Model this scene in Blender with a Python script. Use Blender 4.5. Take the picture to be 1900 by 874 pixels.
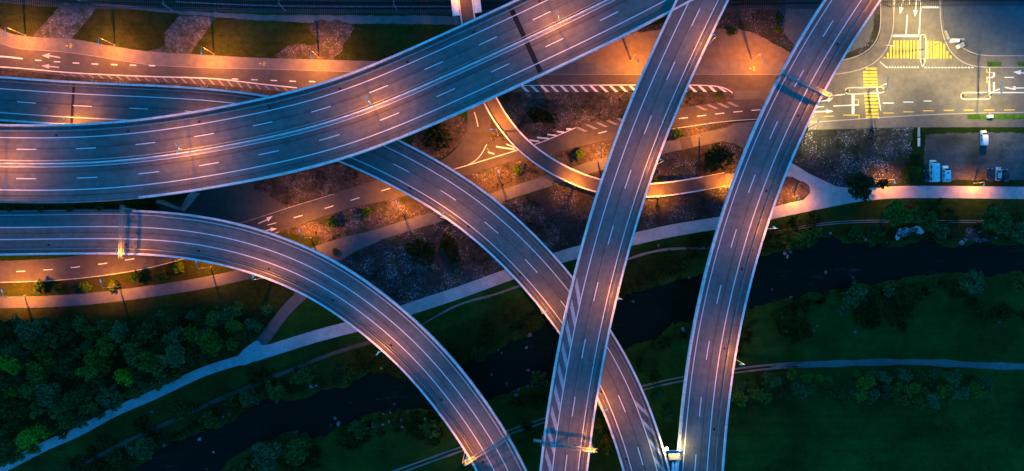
import bpy, bmesh, math, random
import numpy as np
from mathutils import Vector, Matrix, noise
from mathutils.geometry import tessellate_polygon

for o in list(bpy.data.objects):
    bpy.data.objects.remove(o, do_unlink=True)
SC = bpy.context.scene
COL = SC.collection
R = math.radians
rnd = random.Random(11)

# ------------------------------------------------------------------ camera, sky, exposure
S0 = 5.65                                   # photograph pixels per metre at ground level
LENS = 24.0
H = 1900 / S0 * LENS / 36.0                 # camera height over the ground
cam = bpy.data.cameras.new('camera')
cam.lens = LENS; cam.sensor_width = 36; cam.sensor_fit = 'HORIZONTAL'
cam.clip_start = 1; cam.clip_end = 9000
camo = bpy.data.objects.new('camera', cam); COL.objects.link(camo)
camo.location = (0, 0, H); camo.rotation_euler = (0, 0, 0)
SC.camera = camo

world = bpy.data.worlds.new('World'); SC.world = world
world.use_nodes = True
wn = world.node_tree; wn.nodes.clear()
w_out = wn.nodes.new('ShaderNodeOutputWorld'); w_bg = wn.nodes.new('ShaderNodeBackground')
w_sky = wn.nodes.new('ShaderNodeTexSky'); w_sky.sky_type = 'NISHITA'; w_sky.sun_disc = False
w_sky.sun_elevation = R(3.0); w_sky.sun_rotation = R(300); w_sky.altitude = 600
w_sky.ozone_density = 4.0; w_sky.dust_density = 0.6
w_mix = wn.nodes.new('ShaderNodeMix'); w_mix.data_type = 'RGBA'; w_mix.blend_type = 'MULTIPLY'
w_mix.inputs[0].default_value = 1.0
w_mix.inputs[7].default_value = (0.12, 0.84, 1.0, 1)
wn.links.new(w_sky.outputs[0], w_mix.inputs[6]); wn.links.new(w_mix.outputs[2], w_bg.inputs[0])
w_bg.inputs[1].default_value = 0.15
wn.links.new(w_bg.outputs[0], w_out.inputs[0])

LAMP_POWER = 2250.0                         # sodium street lamps
SODIUM = (1.0, 0.265, 0.010)
WHITE_LAMP = (1.0, 0.72, 0.24)

SC.view_settings.view_transform = 'Standard'; SC.view_settings.look = 'None'
SC.view_settings.exposure = 2.85; SC.view_settings.gamma = 1.0
SC.render.engine = 'CYCLES'
cy = SC.cycles
cy.use_denoising = True; cy.denoiser = 'OPENIMAGEDENOISE'
cy.max_bounces = 4; cy.diffuse_bounces = 2; cy.glossy_bounces = 2; cy.transmission_bounces = 2
cy.sample_clamp_indirect = 3.0; cy.caustics_reflective = False; cy.caustics_refractive = False
cy.use_light_tree = True

# ------------------------------------------------------------------ helpers
def W(px, py, z=0.0):
    k = (H - z) / H / S0
    return Vector(((px - 950) * k, (437 - py) * k, z))

def tag(o, label=None, cat=None, group=None, kind=None):
    if label: o['label'] = label
    if cat: o['category'] = cat
    if group: o['group'] = group
    if kind: o['kind'] = kind
    return o

def empty(name, loc=(0, 0, 0), rz=0.0):
    o = bpy.data.objects.new(name, None); COL.objects.link(o)
    o.location = loc; o.rotation_euler = (0, 0, rz); o.empty_display_size = .5
    return o

class MB:
    """collects simple shapes into one mesh"""
    def __init__(s): s.v = []; s.f = []; s.uv = []; s.has_uv = False
    def add(s, vs, fs, uvs=None):
        b = len(s.v); s.v += [tuple(p) for p in vs]
        s.f += [tuple(i + b for i in f) for f in fs]
        if uvs is None: s.uv += [(0, 0)] * len(vs)
        else: s.uv += uvs; s.has_uv = True
    def box(s, c, size, rz=0.0, tilt=None):
        x, y, z = [d / 2 for d in size]
        m = Matrix.Rotation(rz, 3, 'Z')
        if tilt: m = m @ Matrix.Rotation(tilt[1], 3, tilt[0])
        vs = [Vector(c) + m @ Vector((a * x, b * y, d * z)) for d in (-1, 1) for a, b in ((-1, -1), (1, -1), (1, 1), (-1, 1))]
        s.add(vs, [(3, 2, 1, 0), (4, 5, 6, 7), (0, 1, 5, 4), (1, 2, 6, 5), (2, 3, 7, 6), (3, 0, 4, 7)])
    def tube(s, pts, rads, n=8, cap=True):
        pts = [Vector(p) for p in pts]; rings = []
        if not isinstance(rads, (list, tuple)): rads = [rads] * len(pts)
        for i, p in enumerate(pts):
            t = (pts[min(i + 1, len(pts) - 1)] - pts[max(i - 1, 0)]).normalized()
            a = t.orthogonal().normalized() if i == 0 else (a - t * a.dot(t)).normalized()
            b = t.cross(a)
            rings.append([p + (a * math.cos(2 * math.pi * k / n) + b * math.sin(2 * math.pi * k / n)) * rads[i] for k in range(n)])
        vs = [v for r in rings for v in r]; fs = []
        for i in range(len(pts) - 1):
            for k in range(n):
                fs.append((i * n + k, i * n + (k + 1) % n, (i + 1) * n + (k + 1) % n, (i + 1) * n + k))
        if cap:
            fs.append(tuple(range(n - 1, -1, -1))); fs.append(tuple((len(pts) - 1) * n + k for k in range(n)))
        s.add(vs, fs)
    def loft(s, rings, cap=True):
        n = len(rings[0]); vs = [v for r in rings for v in r]; fs = []
        for i in range(len(rings) - 1):
            for k in range(n):
                fs.append((i * n + k, i * n + (k + 1) % n, (i + 1) * n + (k + 1) % n, (i + 1) * n + k))
        if cap:
            fs.append(tuple(range(n - 1, -1, -1))); fs.append(tuple((len(rings) - 1) * n + k for k in range(n)))
        s.add(vs, fs)
    def build(s, name, mat, parent=None, smooth=False):
        me = bpy.data.meshes.new(name)
        me.from_pydata(s.v, [], s.f); me.update()
        if s.has_uv:
            ul = me.uv_layers.new(name='UVMap')
            for li, l in enumerate(me.loops): ul.data[li].uv = s.uv[l.vertex_index]
        if isinstance(mat, (list, tuple)):
            for m in mat: me.materials.append(m)
        elif mat: me.materials.append(mat)
        if smooth:
            for p in me.polygons: p.use_smooth = True
        o = bpy.data.objects.new(name, me); COL.objects.link(o)
        if parent: o.parent = parent
        return o

def catmull(pts, n=10, closed=False):
    pts = [np.array(p, float) for p in pts]; out = []
    m = len(pts)
    rng = range(m if closed else m - 1)
    for i in rng:
        if closed: p0, p1, p2, p3 = pts[i - 1], pts[i], pts[(i + 1) % m], pts[(i + 2) % m]
        else:
            p1, p2 = pts[i], pts[i + 1]
            p0 = pts[i - 1] if i > 0 else 2 * p1 - p2
            p3 = pts[i + 2] if i + 2 < m else 2 * p2 - p1
        # centripetal parametrisation keeps unevenly spaced points from overshooting
        t0 = 0.0; t1 = t0 + max(1e-4, np.linalg.norm(p1 - p0)) ** .5
        t2 = t1 + max(1e-4, np.linalg.norm(p2 - p1)) ** .5; t3 = t2 + max(1e-4, np.linalg.norm(p3 - p2)) ** .5
        for k in range(n):
            t = t1 + (t2 - t1) * k / n
            a1 = (t1 - t) / (t1 - t0) * p0 + (t - t0) / (t1 - t0) * p1
            a2 = (t2 - t) / (t2 - t1) * p1 + (t - t1) / (t2 - t1) * p2
            a3 = (t3 - t) / (t3 - t2) * p2 + (t - t2) / (t3 - t2) * p3
            b1 = (t2 - t) / (t2 - t0) * a1 + (t - t0) / (t2 - t0) * a2
            b2 = (t3 - t) / (t3 - t1) * a2 + (t - t1) / (t3 - t1) * a3
            out.append((t2 - t) / (t2 - t1) * b1 + (t - t1) / (t2 - t1) * b2)
    if not closed: out.append(pts[-1])
    return out

def resample(P, step):
    P = np.array(P, float); d = np.r_[0, np.cumsum(np.linalg.norm(np.diff(P[:, :2], axis=0), axis=1))]
    n = max(2, int(d[-1] / step) + 1); v = np.linspace(0, d[-1], n)
    return np.stack([np.interp(v, d, P[:, k]) for k in range(P.shape[1])], 1), v

def smooth(P, sig):
    n = max(1, min(int(sig * 3), len(P) - 2)); k = np.exp(-0.5 * (np.arange(-n, n + 1) / sig) ** 2); k /= k.sum()
    Q = P.copy()
    for c in range(P.shape[1]):
        a = P[:, c]
        l = 2 * a[0] - a[1:n + 1][::-1]; r = 2 * a[-1] - a[-n - 1:-1][::-1]
        Q[:, c] = np.convolve(np.r_[l, a, r], k, 'valid')
    return Q

class Path:
    """a reference edge in metres; u is measured to the right of it, v along it"""
    def __init__(s, pts, z=None, step=1.5, sig=6, ztop=0.0, ext=(0, 0)):
        # pts: (px, py) or (px, py, z) photo pixels
        P = []
        for p in pts: P.append((p[0], p[1], p[2] if len(p) > 2 else (z or 0.0)))
        P = np.array(catmull(P, 12))
        Q = np.array([list(W(p[0], p[1], p[2] + ztop)) for p in P]); Q[:, 2] -= ztop
        Q, v = resample(Q, step)
        if sig and len(Q) > 4: Q = smooth(Q, sig); Q, v = resample(Q, step)
        s.P = Q; s.v = v; s.L = v[-1]
        if ext[0]:
            d = (Q[0] - Q[6]) / np.linalg.norm((Q[0] - Q[6])[:2]); d[2] = 0; Q = np.r_[[Q[0] + d * k for k in np.arange(ext[0], 0, -step)], Q]
        if ext[1]:
            d = (Q[-1] - Q[-7]) / np.linalg.norm((Q[-1] - Q[-7])[:2]); d[2] = 0; Q = np.r_[Q, [Q[-1] + d * k for k in np.arange(step, ext[1], step)]]
        Q, v = resample(Q, step); s.P = Q; s.v = v; s.L = v[-1]
        t = np.gradient(Q[:, :2], axis=0); t /= np.linalg.norm(t, axis=1)[:, None]
        s.N = np.stack([t[:, 1], -t[:, 0]], 1); s.T = t
    def at(s, v, u=0.0, dz=0.0):
        c = [np.interp(v, s.v, s.P[:, k]) for k in range(3)]
        n = [np.interp(v, s.v, s.N[:, k]) for k in range(2)]
        return Vector((c[0] + n[0] * u, c[1] + n[1] * u, c[2] + dz))
    def tan(s, v):
        return Vector((np.interp(v, s.v, s.T[:, 0]), np.interp(v, s.v, s.T[:, 1]), 0)).normalized()
    def nearest(s, px, py, zo=0.0):
        best = None
        for i, p in enumerate(s.P):
            q = W(px, py, p[2] + zo); d = np.array([q.x - p[0], q.y - p[1]])
            du = d @ s.N[i]; dv = abs(d @ s.T[i])
            e = dv + 0.05 * abs(du)
            if best is None or e < best[0]: best = (e, s.v[i], du, p[2])
        return best[1:]
    def vs(s, v0, v1, step=1.5):
        n = max(2, int((v1 - v0) / step) + 1); return np.linspace(v0, v1, n)

def sweep(mb, path, prof, v0=None, v1=None, closed=True, step=1.5, uv=False, cap=True):
    v0 = 0 if v0 is None else v0; v1 = path.L if v1 is None else v1
    vv = path.vs(v0, v1, step); n = len(prof); verts = []; uvs = []
    for v in vv:
        for (u, w) in prof:
            verts.append(path.at(v, u, w)); uvs.append((u, v))
    fs = []
    for i in range(len(vv) - 1):
        for k in range(n if closed else n - 1):
            k2 = (k + 1) % n
            fs.append((i * n + k, i * n + k2, (i + 1) * n + k2, (i + 1) * n + k))
    if closed and cap:
        fs.append(tuple(range(n - 1, -1, -1))); fs.append(tuple((len(vv) - 1) * n + k for k in range(n)))
    mb.add(verts, fs, uvs if uv else None)

def strip(mb, path, u, width, dz, v0=None, v1=None, step=1.5):
    sweep(mb, path, [(u + width / 2, dz), (u - width / 2, dz)], v0, v1, closed=False, step=step)

def dashes(mb, path, u, width, dz, length, pitch, phase, v0=None, v1=None):
    v0 = 0 if v0 is None else v0; v1 = path.L if v1 is None else v1
    k = math.ceil((v0 - phase) / pitch)
    while phase + k * pitch + length < v1:
        a = phase + k * pitch
        strip(mb, path, u, width, dz, a, a + length, 1.5); k += 1

def poly_mesh(mb, P, z):
    """triangulated flat polygon facing up"""
    vs = [Vector((p[0], p[1], z)) for p in P]
    A = sum(P[i - 1][0] * P[i][1] - P[i][0] * P[i - 1][1] for i in range(len(P)))
    tris = tessellate_polygon([vs]); fs = []
    for t in tris:
        a, b, c = [vs[i] for i in t]
        fs.append(tuple(t) if (b - a).cross(c - a).z > 0 else tuple(reversed(t)))
    mb.add(vs, fs)

def px_poly(pts, z, closed_smooth=False, rough=0.0, n=6):
    P = [W(p[0], p[1], z) for p in pts]; P = [(p.x, p.y) for p in P]
    if closed_smooth: P = [tuple(p) for p in catmull(P, n, closed=True)]
    if rough:
        Q = []
        m = len(P)
        for i in range(m):
            a, b = np.array(P[i]), np.array(P[(i + 1) % m]); L = np.linalg.norm(b - a); k = max(1, int(L / 0.8))
            for j in range(k): Q.append(a + (b - a) * j / k)
        P = []
        for q in Q:
            P.append((q[0] + rough * (noise.noise((q[0] * .45, q[1] * .45, 3.1)) + .6 * noise.noise((q[0] * 1.6, q[1] * 1.6, 7.7))),
                      q[1] + rough * (noise.noise((q[0] * .45, q[1] * .45, 13.1)) + .6 * noise.noise((q[0] * 1.6, q[1] * 1.6, 17.7)))))
    return P

def patch(name, pts, z, mat, smooth_=False, rough=0.0, parent=None, n=6):
    mb = MB(); poly_mesh(mb, px_poly(pts, z, smooth_, rough, n), z)
    o = mb.build(name, mat, parent)
    if parent is None: tag(o, kind='structure')
    return o

# ------------------------------------------------------------------ materials
def newmat(name):
    m = bpy.data.materials.new(name); m.use_nodes = True
    nt = m.node_tree; b = nt.nodes['Principled BSDF']
    return m, nt, b

def tex_coord(nt, kind='Object'):
    return nt.nodes.new('ShaderNodeTexCoord').outputs[kind]

def noise_node(nt, vec, scale, detail=3, rough=.55, stretch=None):
    if stretch:
        mp = nt.nodes.new('ShaderNodeMapping'); mp.inputs['Scale'].default_value = stretch
        nt.links.new(vec, mp.inputs[0]); vec = mp.outputs[0]
    n = nt.nodes.new('ShaderNodeTexNoise'); n.inputs['Scale'].default_value = scale
    n.inputs['Detail'].default_value = detail; n.inputs['Roughness'].default_value = rough
    nt.links.new(vec, n.inputs['Vector']); return n.outputs[0]

def ramp(nt, fac, stops):
    r = nt.nodes.new('ShaderNodeValToRGB'); e = r.color_ramp.elements
    while len(e) < len(stops): e.new(0.5)
    for i, (p, c) in enumerate(stops):
        e[i].position = p; e[i].color = (*c, 1) if len(c) == 3 else c
    nt.links.new(fac, r.inputs[0]); return r.outputs[0]

def mixc(nt, a, b, fac, mode='MIX'):
    m = nt.nodes.new('ShaderNodeMix'); m.data_type = 'RGBA'; m.blend_type = mode
    for sock, v in ((m.inputs[0], fac), (m.inputs[6], a), (m.inputs[7], b)):
        if isinstance(v, (int, float)): sock.default_value = v
        elif isinstance(v, tuple): sock.default_value = (*v, 1)
        else: nt.links.new(v, sock)
    return m.outputs[2]

def gray(x): return (x, x, x)

def bump(nt, b, h, strength=.3, dist=.05):
    n = nt.nodes.new('ShaderNodeBump'); n.inputs['Strength'].default_value = strength; n.inputs['Distance'].default_value = dist
    nt.links.new(h, n.inputs['Height']); nt.links.new(n.outputs[0], b.inputs['Normal'])

def plain(name, col, rough=.6, metal=0.0, var=.15, scale=1.5):
    m, nt, b = newmat(name); v = tex_coord(nt)
    n = noise_node(nt, v, scale, 3)
    c = ramp(nt, n, [(.25, tuple(x * (1 - var) for x in col)), (.75, tuple(min(1, x * (1 + var)) for x in col))])
    nt.links.new(c, b.inputs['Base Color']); b.inputs['Roughness'].default_value = rough; b.inputs['Metallic'].default_value = metal
    return m

def asphalt(name, col, streak=None, rough=.8, var=.3):
    """streak: 'UV' draws wear along the carriageway"""
    m, nt, b = newmat(name); v = tex_coord(nt)
    big = noise_node(nt, v, .07, 3); mid = noise_node(nt, v, .5, 4); fine = noise_node(nt, v, 5, 2)
    c = ramp(nt, big, [(.3, tuple(x * (1 - var * .6) for x in col)), (.7, tuple(x * (1 + var * .6) for x in col))])
    c = mixc(nt, c, ramp(nt, mid, [(.3, gray(.82)), (.7, gray(1.12))]), 1.0, 'MULTIPLY')
    c = mixc(nt, c, ramp(nt, fine, [(.3, gray(.85)), (.7, gray(1.15))]), 1.0, 'MULTIPLY')
    if streak == 'UV':
        uv = tex_coord(nt, 'UV')
        s1 = noise_node(nt, uv, 1.0, 3, .6, (1.1, .006, 1)); s2 = noise_node(nt, uv, 1.0, 2, .5, (3.2, .02, 1))
        c = mixc(nt, c, ramp(nt, s1, [(.35, gray(.9)), (.65, gray(1.07))]), 1.0, 'MULTIPLY')
        c = mixc(nt, c, ramp(nt, s2, [(.38, gray(.92)), (.62, gray(1.05))]), 1.0, 'MULTIPLY')
        blot = noise_node(nt, uv, 1.0, 4, .6, (.5, .09, 1))
        c = mixc(nt, c, ramp(nt, blot, [(.55, gray(1)), (.72, gray(.78))]), 1.0, 'MULTIPLY')
        # dark longitudinal paving joints
        wv = nt.nodes.new('ShaderNodeTexWave'); wv.wave_type = 'BANDS'; wv.bands_direction = 'X'
        wv.inputs['Scale'].default_value = .043; wv.inputs['Distortion'].default_value = .25; wv.inputs['Detail Scale'].default_value = .1
        nt.links.new(uv, wv.inputs[0])
        c = mixc(nt, c, ramp(nt, wv.outputs[1], [(.0, gray(.55)), (.006, gray(.9)), (.02, gray(1))]), 1.0, 'MULTIPLY')
    nt.links.new(c, b.inputs['Base Color']); b.inputs['Roughness'].default_value = rough; b.inputs['Specular IOR Level'].default_value = .2
    bump(nt, b, fine, .2, .02)
    return m

def gravel(name, dark, light, dens=.62, scale=2.0, patchy=.5):
    m, nt, b = newmat(name); v = tex_coord(nt)
    big = noise_node(nt, v, .12, 4); mid = noise_node(nt, v, .9, 4)
    base = ramp(nt, mid, [(.3, tuple(x * .55 for x in dark)), (.5, dark), (.75, tuple(x * 1.6 for x in dark))])
    vo = nt.nodes.new('ShaderNodeTexVoronoi'); vo.inputs['Scale'].default_value = scale; nt.links.new(v, vo.inputs['Vector'])
    sep = nt.nodes.new('ShaderNodeSeparateColor'); nt.links.new(vo.outputs['Color'], sep.inputs[0])
    stone = nt.nodes.new('ShaderNodeMath'); stone.operation = 'ADD'
    nt.links.new(sep.outputs[0], stone.inputs[0])
    m2 = nt.nodes.new('ShaderNodeMath'); m2.operation = 'MULTIPLY_ADD'; nt.links.new(big, m2.inputs[0])
    m2.inputs[1].default_value = patchy * 2; m2.inputs[2].default_value = -patchy; nt.links.new(m2.outputs[0], stone.inputs[1])
    mask = ramp(nt, stone.outputs[0], [(dens, gray(0)), (min(1, dens + .3), gray(1))])
    inner = ramp(nt, vo.outputs['Distance'], [(.25, gray(1)), (.55, gray(0))])
    mask = mixc(nt, mask, inner, 1.0, 'MULTIPLY')
    c = mixc(nt, base, light, mask)
    moss = noise_node(nt, v, .3, 3)
    c = mixc(nt, c, (.022, .032, .008), ramp(nt, moss, [(.50, gray(0)), (.66, gray(.85))]))
    c = mixc(nt, c, ramp(nt, big, [(.3, gray(.55)), (.7, gray(1.3))]), 1.0, 'MULTIPLY')
    nt.links.new(c, b.inputs['Base Color']); b.inputs['Roughness'].default_value = .85; b.inputs['Specular IOR Level'].default_value = .15
    bump(nt, b, mask, .5, .15)
    return m

def grass(name, a, c2, scale=.35, dirt=None):
    m, nt, b = newmat(name); v = tex_coord(nt)
    big = noise_node(nt, v, .05, 4); mid = noise_node(nt, v, scale, 5, .65); fine = noise_node(nt, v, 3.5, 3)
    c = ramp(nt, mid, [(.3, a), (.7, c2)])
    c = mixc(nt, c, ramp(nt, big, [(.3, gray(.5)), (.7, gray(1.35))]), 1.0, 'MULTIPLY')
    c = mixc(nt, c, ramp(nt, fine, [(.3, gray(.5)), (.7, gray(1.5))]), 1.0, 'MULTIPLY')
    mow = noise_node(nt, v, 1.0, 3, .6, (.03, .8, 1)); c = mixc(nt, c, ramp(nt, mow, [(.35, gray(.9)), (.65, gray(1.08))]), 1.0, 'MULTIPLY')
    if dirt:
        d = noise_node(nt, v, .22, 4)
        c = mixc(nt, c, dirt, ramp(nt, d, [(.55, gray(0)), (.72, gray(.8))]))
    nt.links.new(c, b.inputs['Base Color']); b.inputs['Roughness'].default_value = .9; b.inputs['Specular IOR Level'].default_value = .04
    bump(nt, b, fine, .6, .15)
    return m

def leafmat(name, stops):
    m, nt, b = newmat(name)
    oi = nt.nodes.new('ShaderNodeObjectInfo'); c = ramp(nt, oi.outputs['Random'], stops)
    n = noise_node(nt, tex_coord(nt), 1.1, 3)
    c = mixc(nt, c, ramp(nt, n, [(.3, gray(.6)), (.7, gray(1.45))]), 1.0, 'MULTIPLY')
    nt.links.new(c, b.inputs['Base Color']); b.inputs['Roughness'].default_value = .65; b.inputs['Specular IOR Level'].default_value = .08
    return m

def emit(name, col, s):
    m, nt, b = newmat(name); b.inputs['Base Color'].default_value = (*col, 1)
    b.inputs['Emission Color'].default_value = (*col, 1); b.inputs['Emission Strength'].default_value = s
    return m

M = {}
M['deck_asphalt'] = asphalt('deck_asphalt', (.142, .136, .130), 'UV')
M['motorway_asphalt'] = asphalt('motorway_asphalt', (.138, .132, .126), 'UV')
M['loop_asphalt'] = asphalt('loop_asphalt', (.122, .118, .115), 'UV')
M['road_asphalt'] = asphalt('road_asphalt', (.07, .063, .06), None)
M['main_asphalt'] = asphalt('main_asphalt', (.085, .072, .066), None)
M['pavement'] = asphalt('pavement_asphalt', (.145, .125, .115), None)
M['path'] = asphalt('path_asphalt', (.105, .10, .10), None)
M['fresh_patch'] = asphalt('fresh_asphalt_patch', (.06, .055, .06), None)
M['light_path'] = asphalt('pale_path_surface', (.38, .37, .36), None)
M['yard'] = asphalt('yard_asphalt', (.10, .108, .115), None)
M['car_park'] = grass('car_park_surface', (.05, .052, .055), (.13, .13, .13), .12, (.035, .04, .025))
M['junction'] = asphalt('junction_asphalt', (.15, .135, .115), None)
M['concrete'] = plain('concrete', (.68, .675, .67), .8, 0, .25, .6)
M['concrete_dark'] = plain('weathered_concrete', (.27, .26, .25), .85, 0, .2, .5)
mp_, nt, b = newmat('parapet_concrete'); uv = tex_coord(nt, 'UV')
c = ramp(nt, noise_node(nt, uv, 1.0, 4, .65, (1.5, .22, 1)), [(.3, (.44, .435, .43)), (.65, (.74, .735, .73))])
wv = nt.nodes.new('ShaderNodeTexWave'); wv.wave_type = 'BANDS'; wv.bands_direction = 'Y'; wv.inputs['Scale'].default_value = .0785; nt.links.new(uv, wv.inputs[0])
c = mixc(nt, c, ramp(nt, wv.outputs[1], [(0, gray(.68)), (.008, gray(.88)), (.02, gray(1))]), 1.0, 'MULTIPLY')
nt.links.new(c, b.inputs['Base Color']); b.inputs['Roughness'].default_value = .85; b.inputs['Specular IOR Level'].default_value = .2
M['parapet'] = mp_
M['kerb'] = plain('granite_kerb', (.33, .31, .29), .8, 0, .15, 2)
M['white'] = plain('white_road_paint', (.74, .73, .72), .6, 0, .16, 3.0)
M['worn_white'] = plain('worn_white_paint', (.42, .41, .40), .7, 0, .35, 2.0)
M['faint_white'] = plain('faded_white_paint', (.21, .19, .19), .8, 0, .25, 2.0)
M['yellow'] = plain('yellow_road_paint', (.72, .47, .015), .6, 0, .15, 2.5)
M['steel'] = plain('galvanised_steel', (.42, .43, .44), .45, .6, .2, 4)
M['rail_steel'] = plain('guard_rail_steel', (.20, .20, .20), .5, .3, .35, .8)
M['dark_steel'] = plain('dark_rubber_joint', (.006, .006, .008), .9, 0, .4, 2)
M['gantry'] = plain('gantry_steel', (.22, .24, .23), .5, .4, .2, 2)
M['pole'] = plain('lamp_pole_steel', (.40, .40, .40), .5, .4, .15, 3)
M['head'] = plain('lamp_head_shell', (.72, .74, .76), .4, 0, .08, 5)
M['sign_blue'] = plain('sign_blue', (.02, .10, .36), .4, 0, .1, 1)
M['sign_back'] = plain('sign_back_grey', (.3, .31, .32), .5, .3, .12, 1)
M['gravel'] = gravel('brown_gravel', (.060, .046, .042), (.30, .26, .24), .74, 3.0, .9)
M['gravel_pale'] = gravel('pale_gravel', (.11, .092, .08), (.36, .37, .34), .62, 3.2, .6)
M['gravel_dark'] = gravel('dark_gravel', (.036, .030, .031), (.26, .25, .25), .78, 2.8, .9)
M['stones'] = gravel('stony_ground', (.036, .037, .039), (.36, .36, .36), .68, 2.6, 1.0)
M['ballast'] = gravel('ballast', (.03, .027, .027), (.10, .095, .09), .6, 3.0, .3)
M['cobble'] = gravel('stone_paving', (.07, .066, .068), (.20, .19, .19), .58, 1.8, .4)
M['tan_lot'] = asphalt('compacted_gravel_lot', (.155, .115, .085), None, .9, .25)
M['grass'] = grass('meadow_grass', (.010, .038, .006), (.018, .062, .009), .3)
M['verge'] = grass('verge_grass', (.016, .024, .004), (.036, .042, .008), .5, (.045, .028, .014))
M['scrub'] = grass('bank_scrub', (.008, .024, .004), (.022, .042, .007), .6, (.028, .026, .013))
M['bright_grass'] = grass('mown_grass', (.035, .11, .012), (.07, .17, .02), .8)
M['dirt_track'] = asphalt('dirt_track', (.17, .15, .13), None, .9, .5)
M['worn_track'] = asphalt('worn_grass_track', (.062, .058, .042), None, .9, .6)
M['riverbed'] = plain('riverbed', (.03, .03, .028), .9, 0, .5, .3)
M['cushion_yellow'] = plain('cream_barrier_paint', (.55, .47, .26), .6, 0, .15, 2)
M['pale_sand'] = plain('pale_sand', (.50, .52, .52), .9, 0, .35, .9)
M['bark'] = plain('bark', (.07, .05, .035), .9, 0, .3, 6)
mr, nt, b = newmat('river_rock')
c = ramp(nt, nt.nodes.new('ShaderNodeObjectInfo').outputs['Random'], [(0, (.05, .05, .05)), (.6, (.13, .13, .13)), (.9, (.24, .24, .24)), (1, (.42, .42, .42))])
c = mixc(nt, c, ramp(nt, noise_node(nt, tex_coord(nt), 1.3, 4), [(.3, gray(.5)), (.7, gray(1.2))]), 1.0, 'MULTIPLY')
nt.links.new(c, b.inputs['Base Color']); b.inputs['Roughness'].default_value = .8; b.inputs['Specular IOR Level'].default_value = .2
M['rock'] = mr
M['leaf_wood'] = leafmat('wood_foliage', [(0, (.006, .045, .010)), (.35, (.010, .075, .014)), (.6, (.016, .07, .030)), (.8, (.035, .13, .014)), (.93, (.06, .19, .012)), (1, (.09, .24, .015))])
M['leaf_bush'] = leafmat('bush_foliage', [(0, (.008, .055, .014)), (.5, (.014, .085, .020)), (1, (.030, .11, .016))])
M['leaf_dark'] = leafmat('dark_shrub_foliage', [(0, (.012, .022, .006)), (1, (.022, .034, .008))])
M['leaf_green'] = leafmat('green_shrub_foliage', [(0, (.05, .11, .006)), (1, (.08, .15, .010))])
M['white_paint'] = plain('white_vehicle_paint', (.78, .78, .78), .3, 0, .04, 1)
M['silver_paint'] = plain('silver_vehicle_paint', (.50, .52, .55), .3, .3, .05, 1)
M['dark_paint'] = plain('dark_vehicle_paint', (.012, .016, .035), .25, 0, .1, 1)
M['glass'] = plain('vehicle_glass', (.012, .014, .018), .08, 0, .1, 1)
M['tyre'] = plain('tyre_rubber', (.02, .02, .02), .85, 0, .2, 5)
M['lamp_glass'] = plain('lamp_glass', (.6, .6, .62), .15, 0, .05, 3)
M['red_glass'] = plain('tail_lamp_red', (.35, .01, .01), .2, 0, .1, 3)
M['black'] = plain('black_plastic', (.02, .02, .02), .6, 0, .2, 3)
M['rail'] = plain('running_rail', (.10, .10, .11), .4, .7, .1, 3)
M['sleeper'] = plain('sleeper', (.08, .075, .07), .9, 0, .3, 3)
M['sodium_lens'] = emit('sodium_lens', SODIUM, 30.0)
M['white_lens'] = emit('white_lens', WHITE_LAMP, 30.0)
M['yellow_post'] = plain('yellow_beacon', (.75, .6, .02), .4, 0, .1, 3)

mw, nt, b = newmat('river_water')
rif = noise_node(nt, tex_coord(nt), .5, 6, .7, (.35, 1.3, 1)); rif2 = noise_node(nt, tex_coord(nt), .06, 3)
rif = mixc(nt, ramp(nt, rif, [(.56, gray(0)), (.78, gray(1))]), ramp(nt, rif2, [(.45, gray(0)), (.62, gray(1))]), 1.0, 'MULTIPLY')
nt.links.new(mixc(nt, (.0015, .010, .006), (.03, .05, .05), rif), b.inputs['Base Color']); b.inputs['Roughness'].default_value = .12; b.inputs['IOR'].default_value = 1.33; b.inputs['Specular IOR Level'].default_value = .09
wv = noise_node(nt, tex_coord(nt), .8, 4, .6, (.6, 2.0, 1)); bump(nt, b, wv, .5, .4)
M['water'] = mw

# ------------------------------------------------------------------ terrain and river
TOP_BANK = [(150, 900), (232, 874), (288, 830), (398, 786), (440, 765), (480, 740), (541, 733), (600, 716), (634, 712), (660, 696), (681, 687), (720, 692), (757, 698),
            (810, 684), (866, 667), (933, 634), (985, 612), (1013, 592), (1080, 572), (1146, 549), (1215, 525), (1282, 502), (1370, 480), (1440, 460), (1496, 453),
            (1543, 430), (1570, 442), (1596, 446), (1652, 449), (1690, 440), (1735, 439), (1778, 449), (1844, 446), (1900, 452), (2080, 460)]
BOT_BANK = [(2080, 520), (1900, 512), (1840, 520), (1768, 516), (1702, 522), (1650, 530), (1619, 536), (1553, 546), (1486, 556), (1420, 576), (1340, 592), (1265, 611), (1230, 625), (1182, 651),
            (1110, 684), (1060, 702), (1016, 718), (950, 737), (880, 752), (813, 770), (740, 769), (681, 780), (631, 803), (584, 823), (551, 812), (495, 823), (471, 836),
            (418, 872), (380, 905)]
riv = [W(x, y) for x, y in TOP_BANK + BOT_BANK]; riv = np.array([[p.x, p.y] for p in riv])
riv = np.array(catmull(riv, 4, closed=True))

def sdist(P, poly):
    """signed distance (positive inside) of points P (n,2) to a polygon"""
    d = np.full(len(P), 1e9); inside = np.zeros(len(P), bool)
    for i in range(len(poly)):
        a, b2 = poly[i - 1], poly[i]; e = b2 - a; w = P - a
        t = np.clip((w @ e) / max(1e-9, e @ e), 0, 1)
        d = np.minimum(d, np.linalg.norm(w - t[:, None] * e, axis=1))
        c = (a[1] > P[:, 1]) != (b2[1] > P[:, 1])
        with np.errstate(divide='ignore', invalid='ignore'):
            x = a[0] + (P[:, 1] - a[1]) / (b2[1] - a[1]) * e[0]
        inside ^= c & (P[:, 0] < x)
    return np.where(inside, d, -d)

def inside_px(px, py, poly):
    return sdist(np.array([[px, py]], float), np.array(poly, float))[0]

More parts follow.
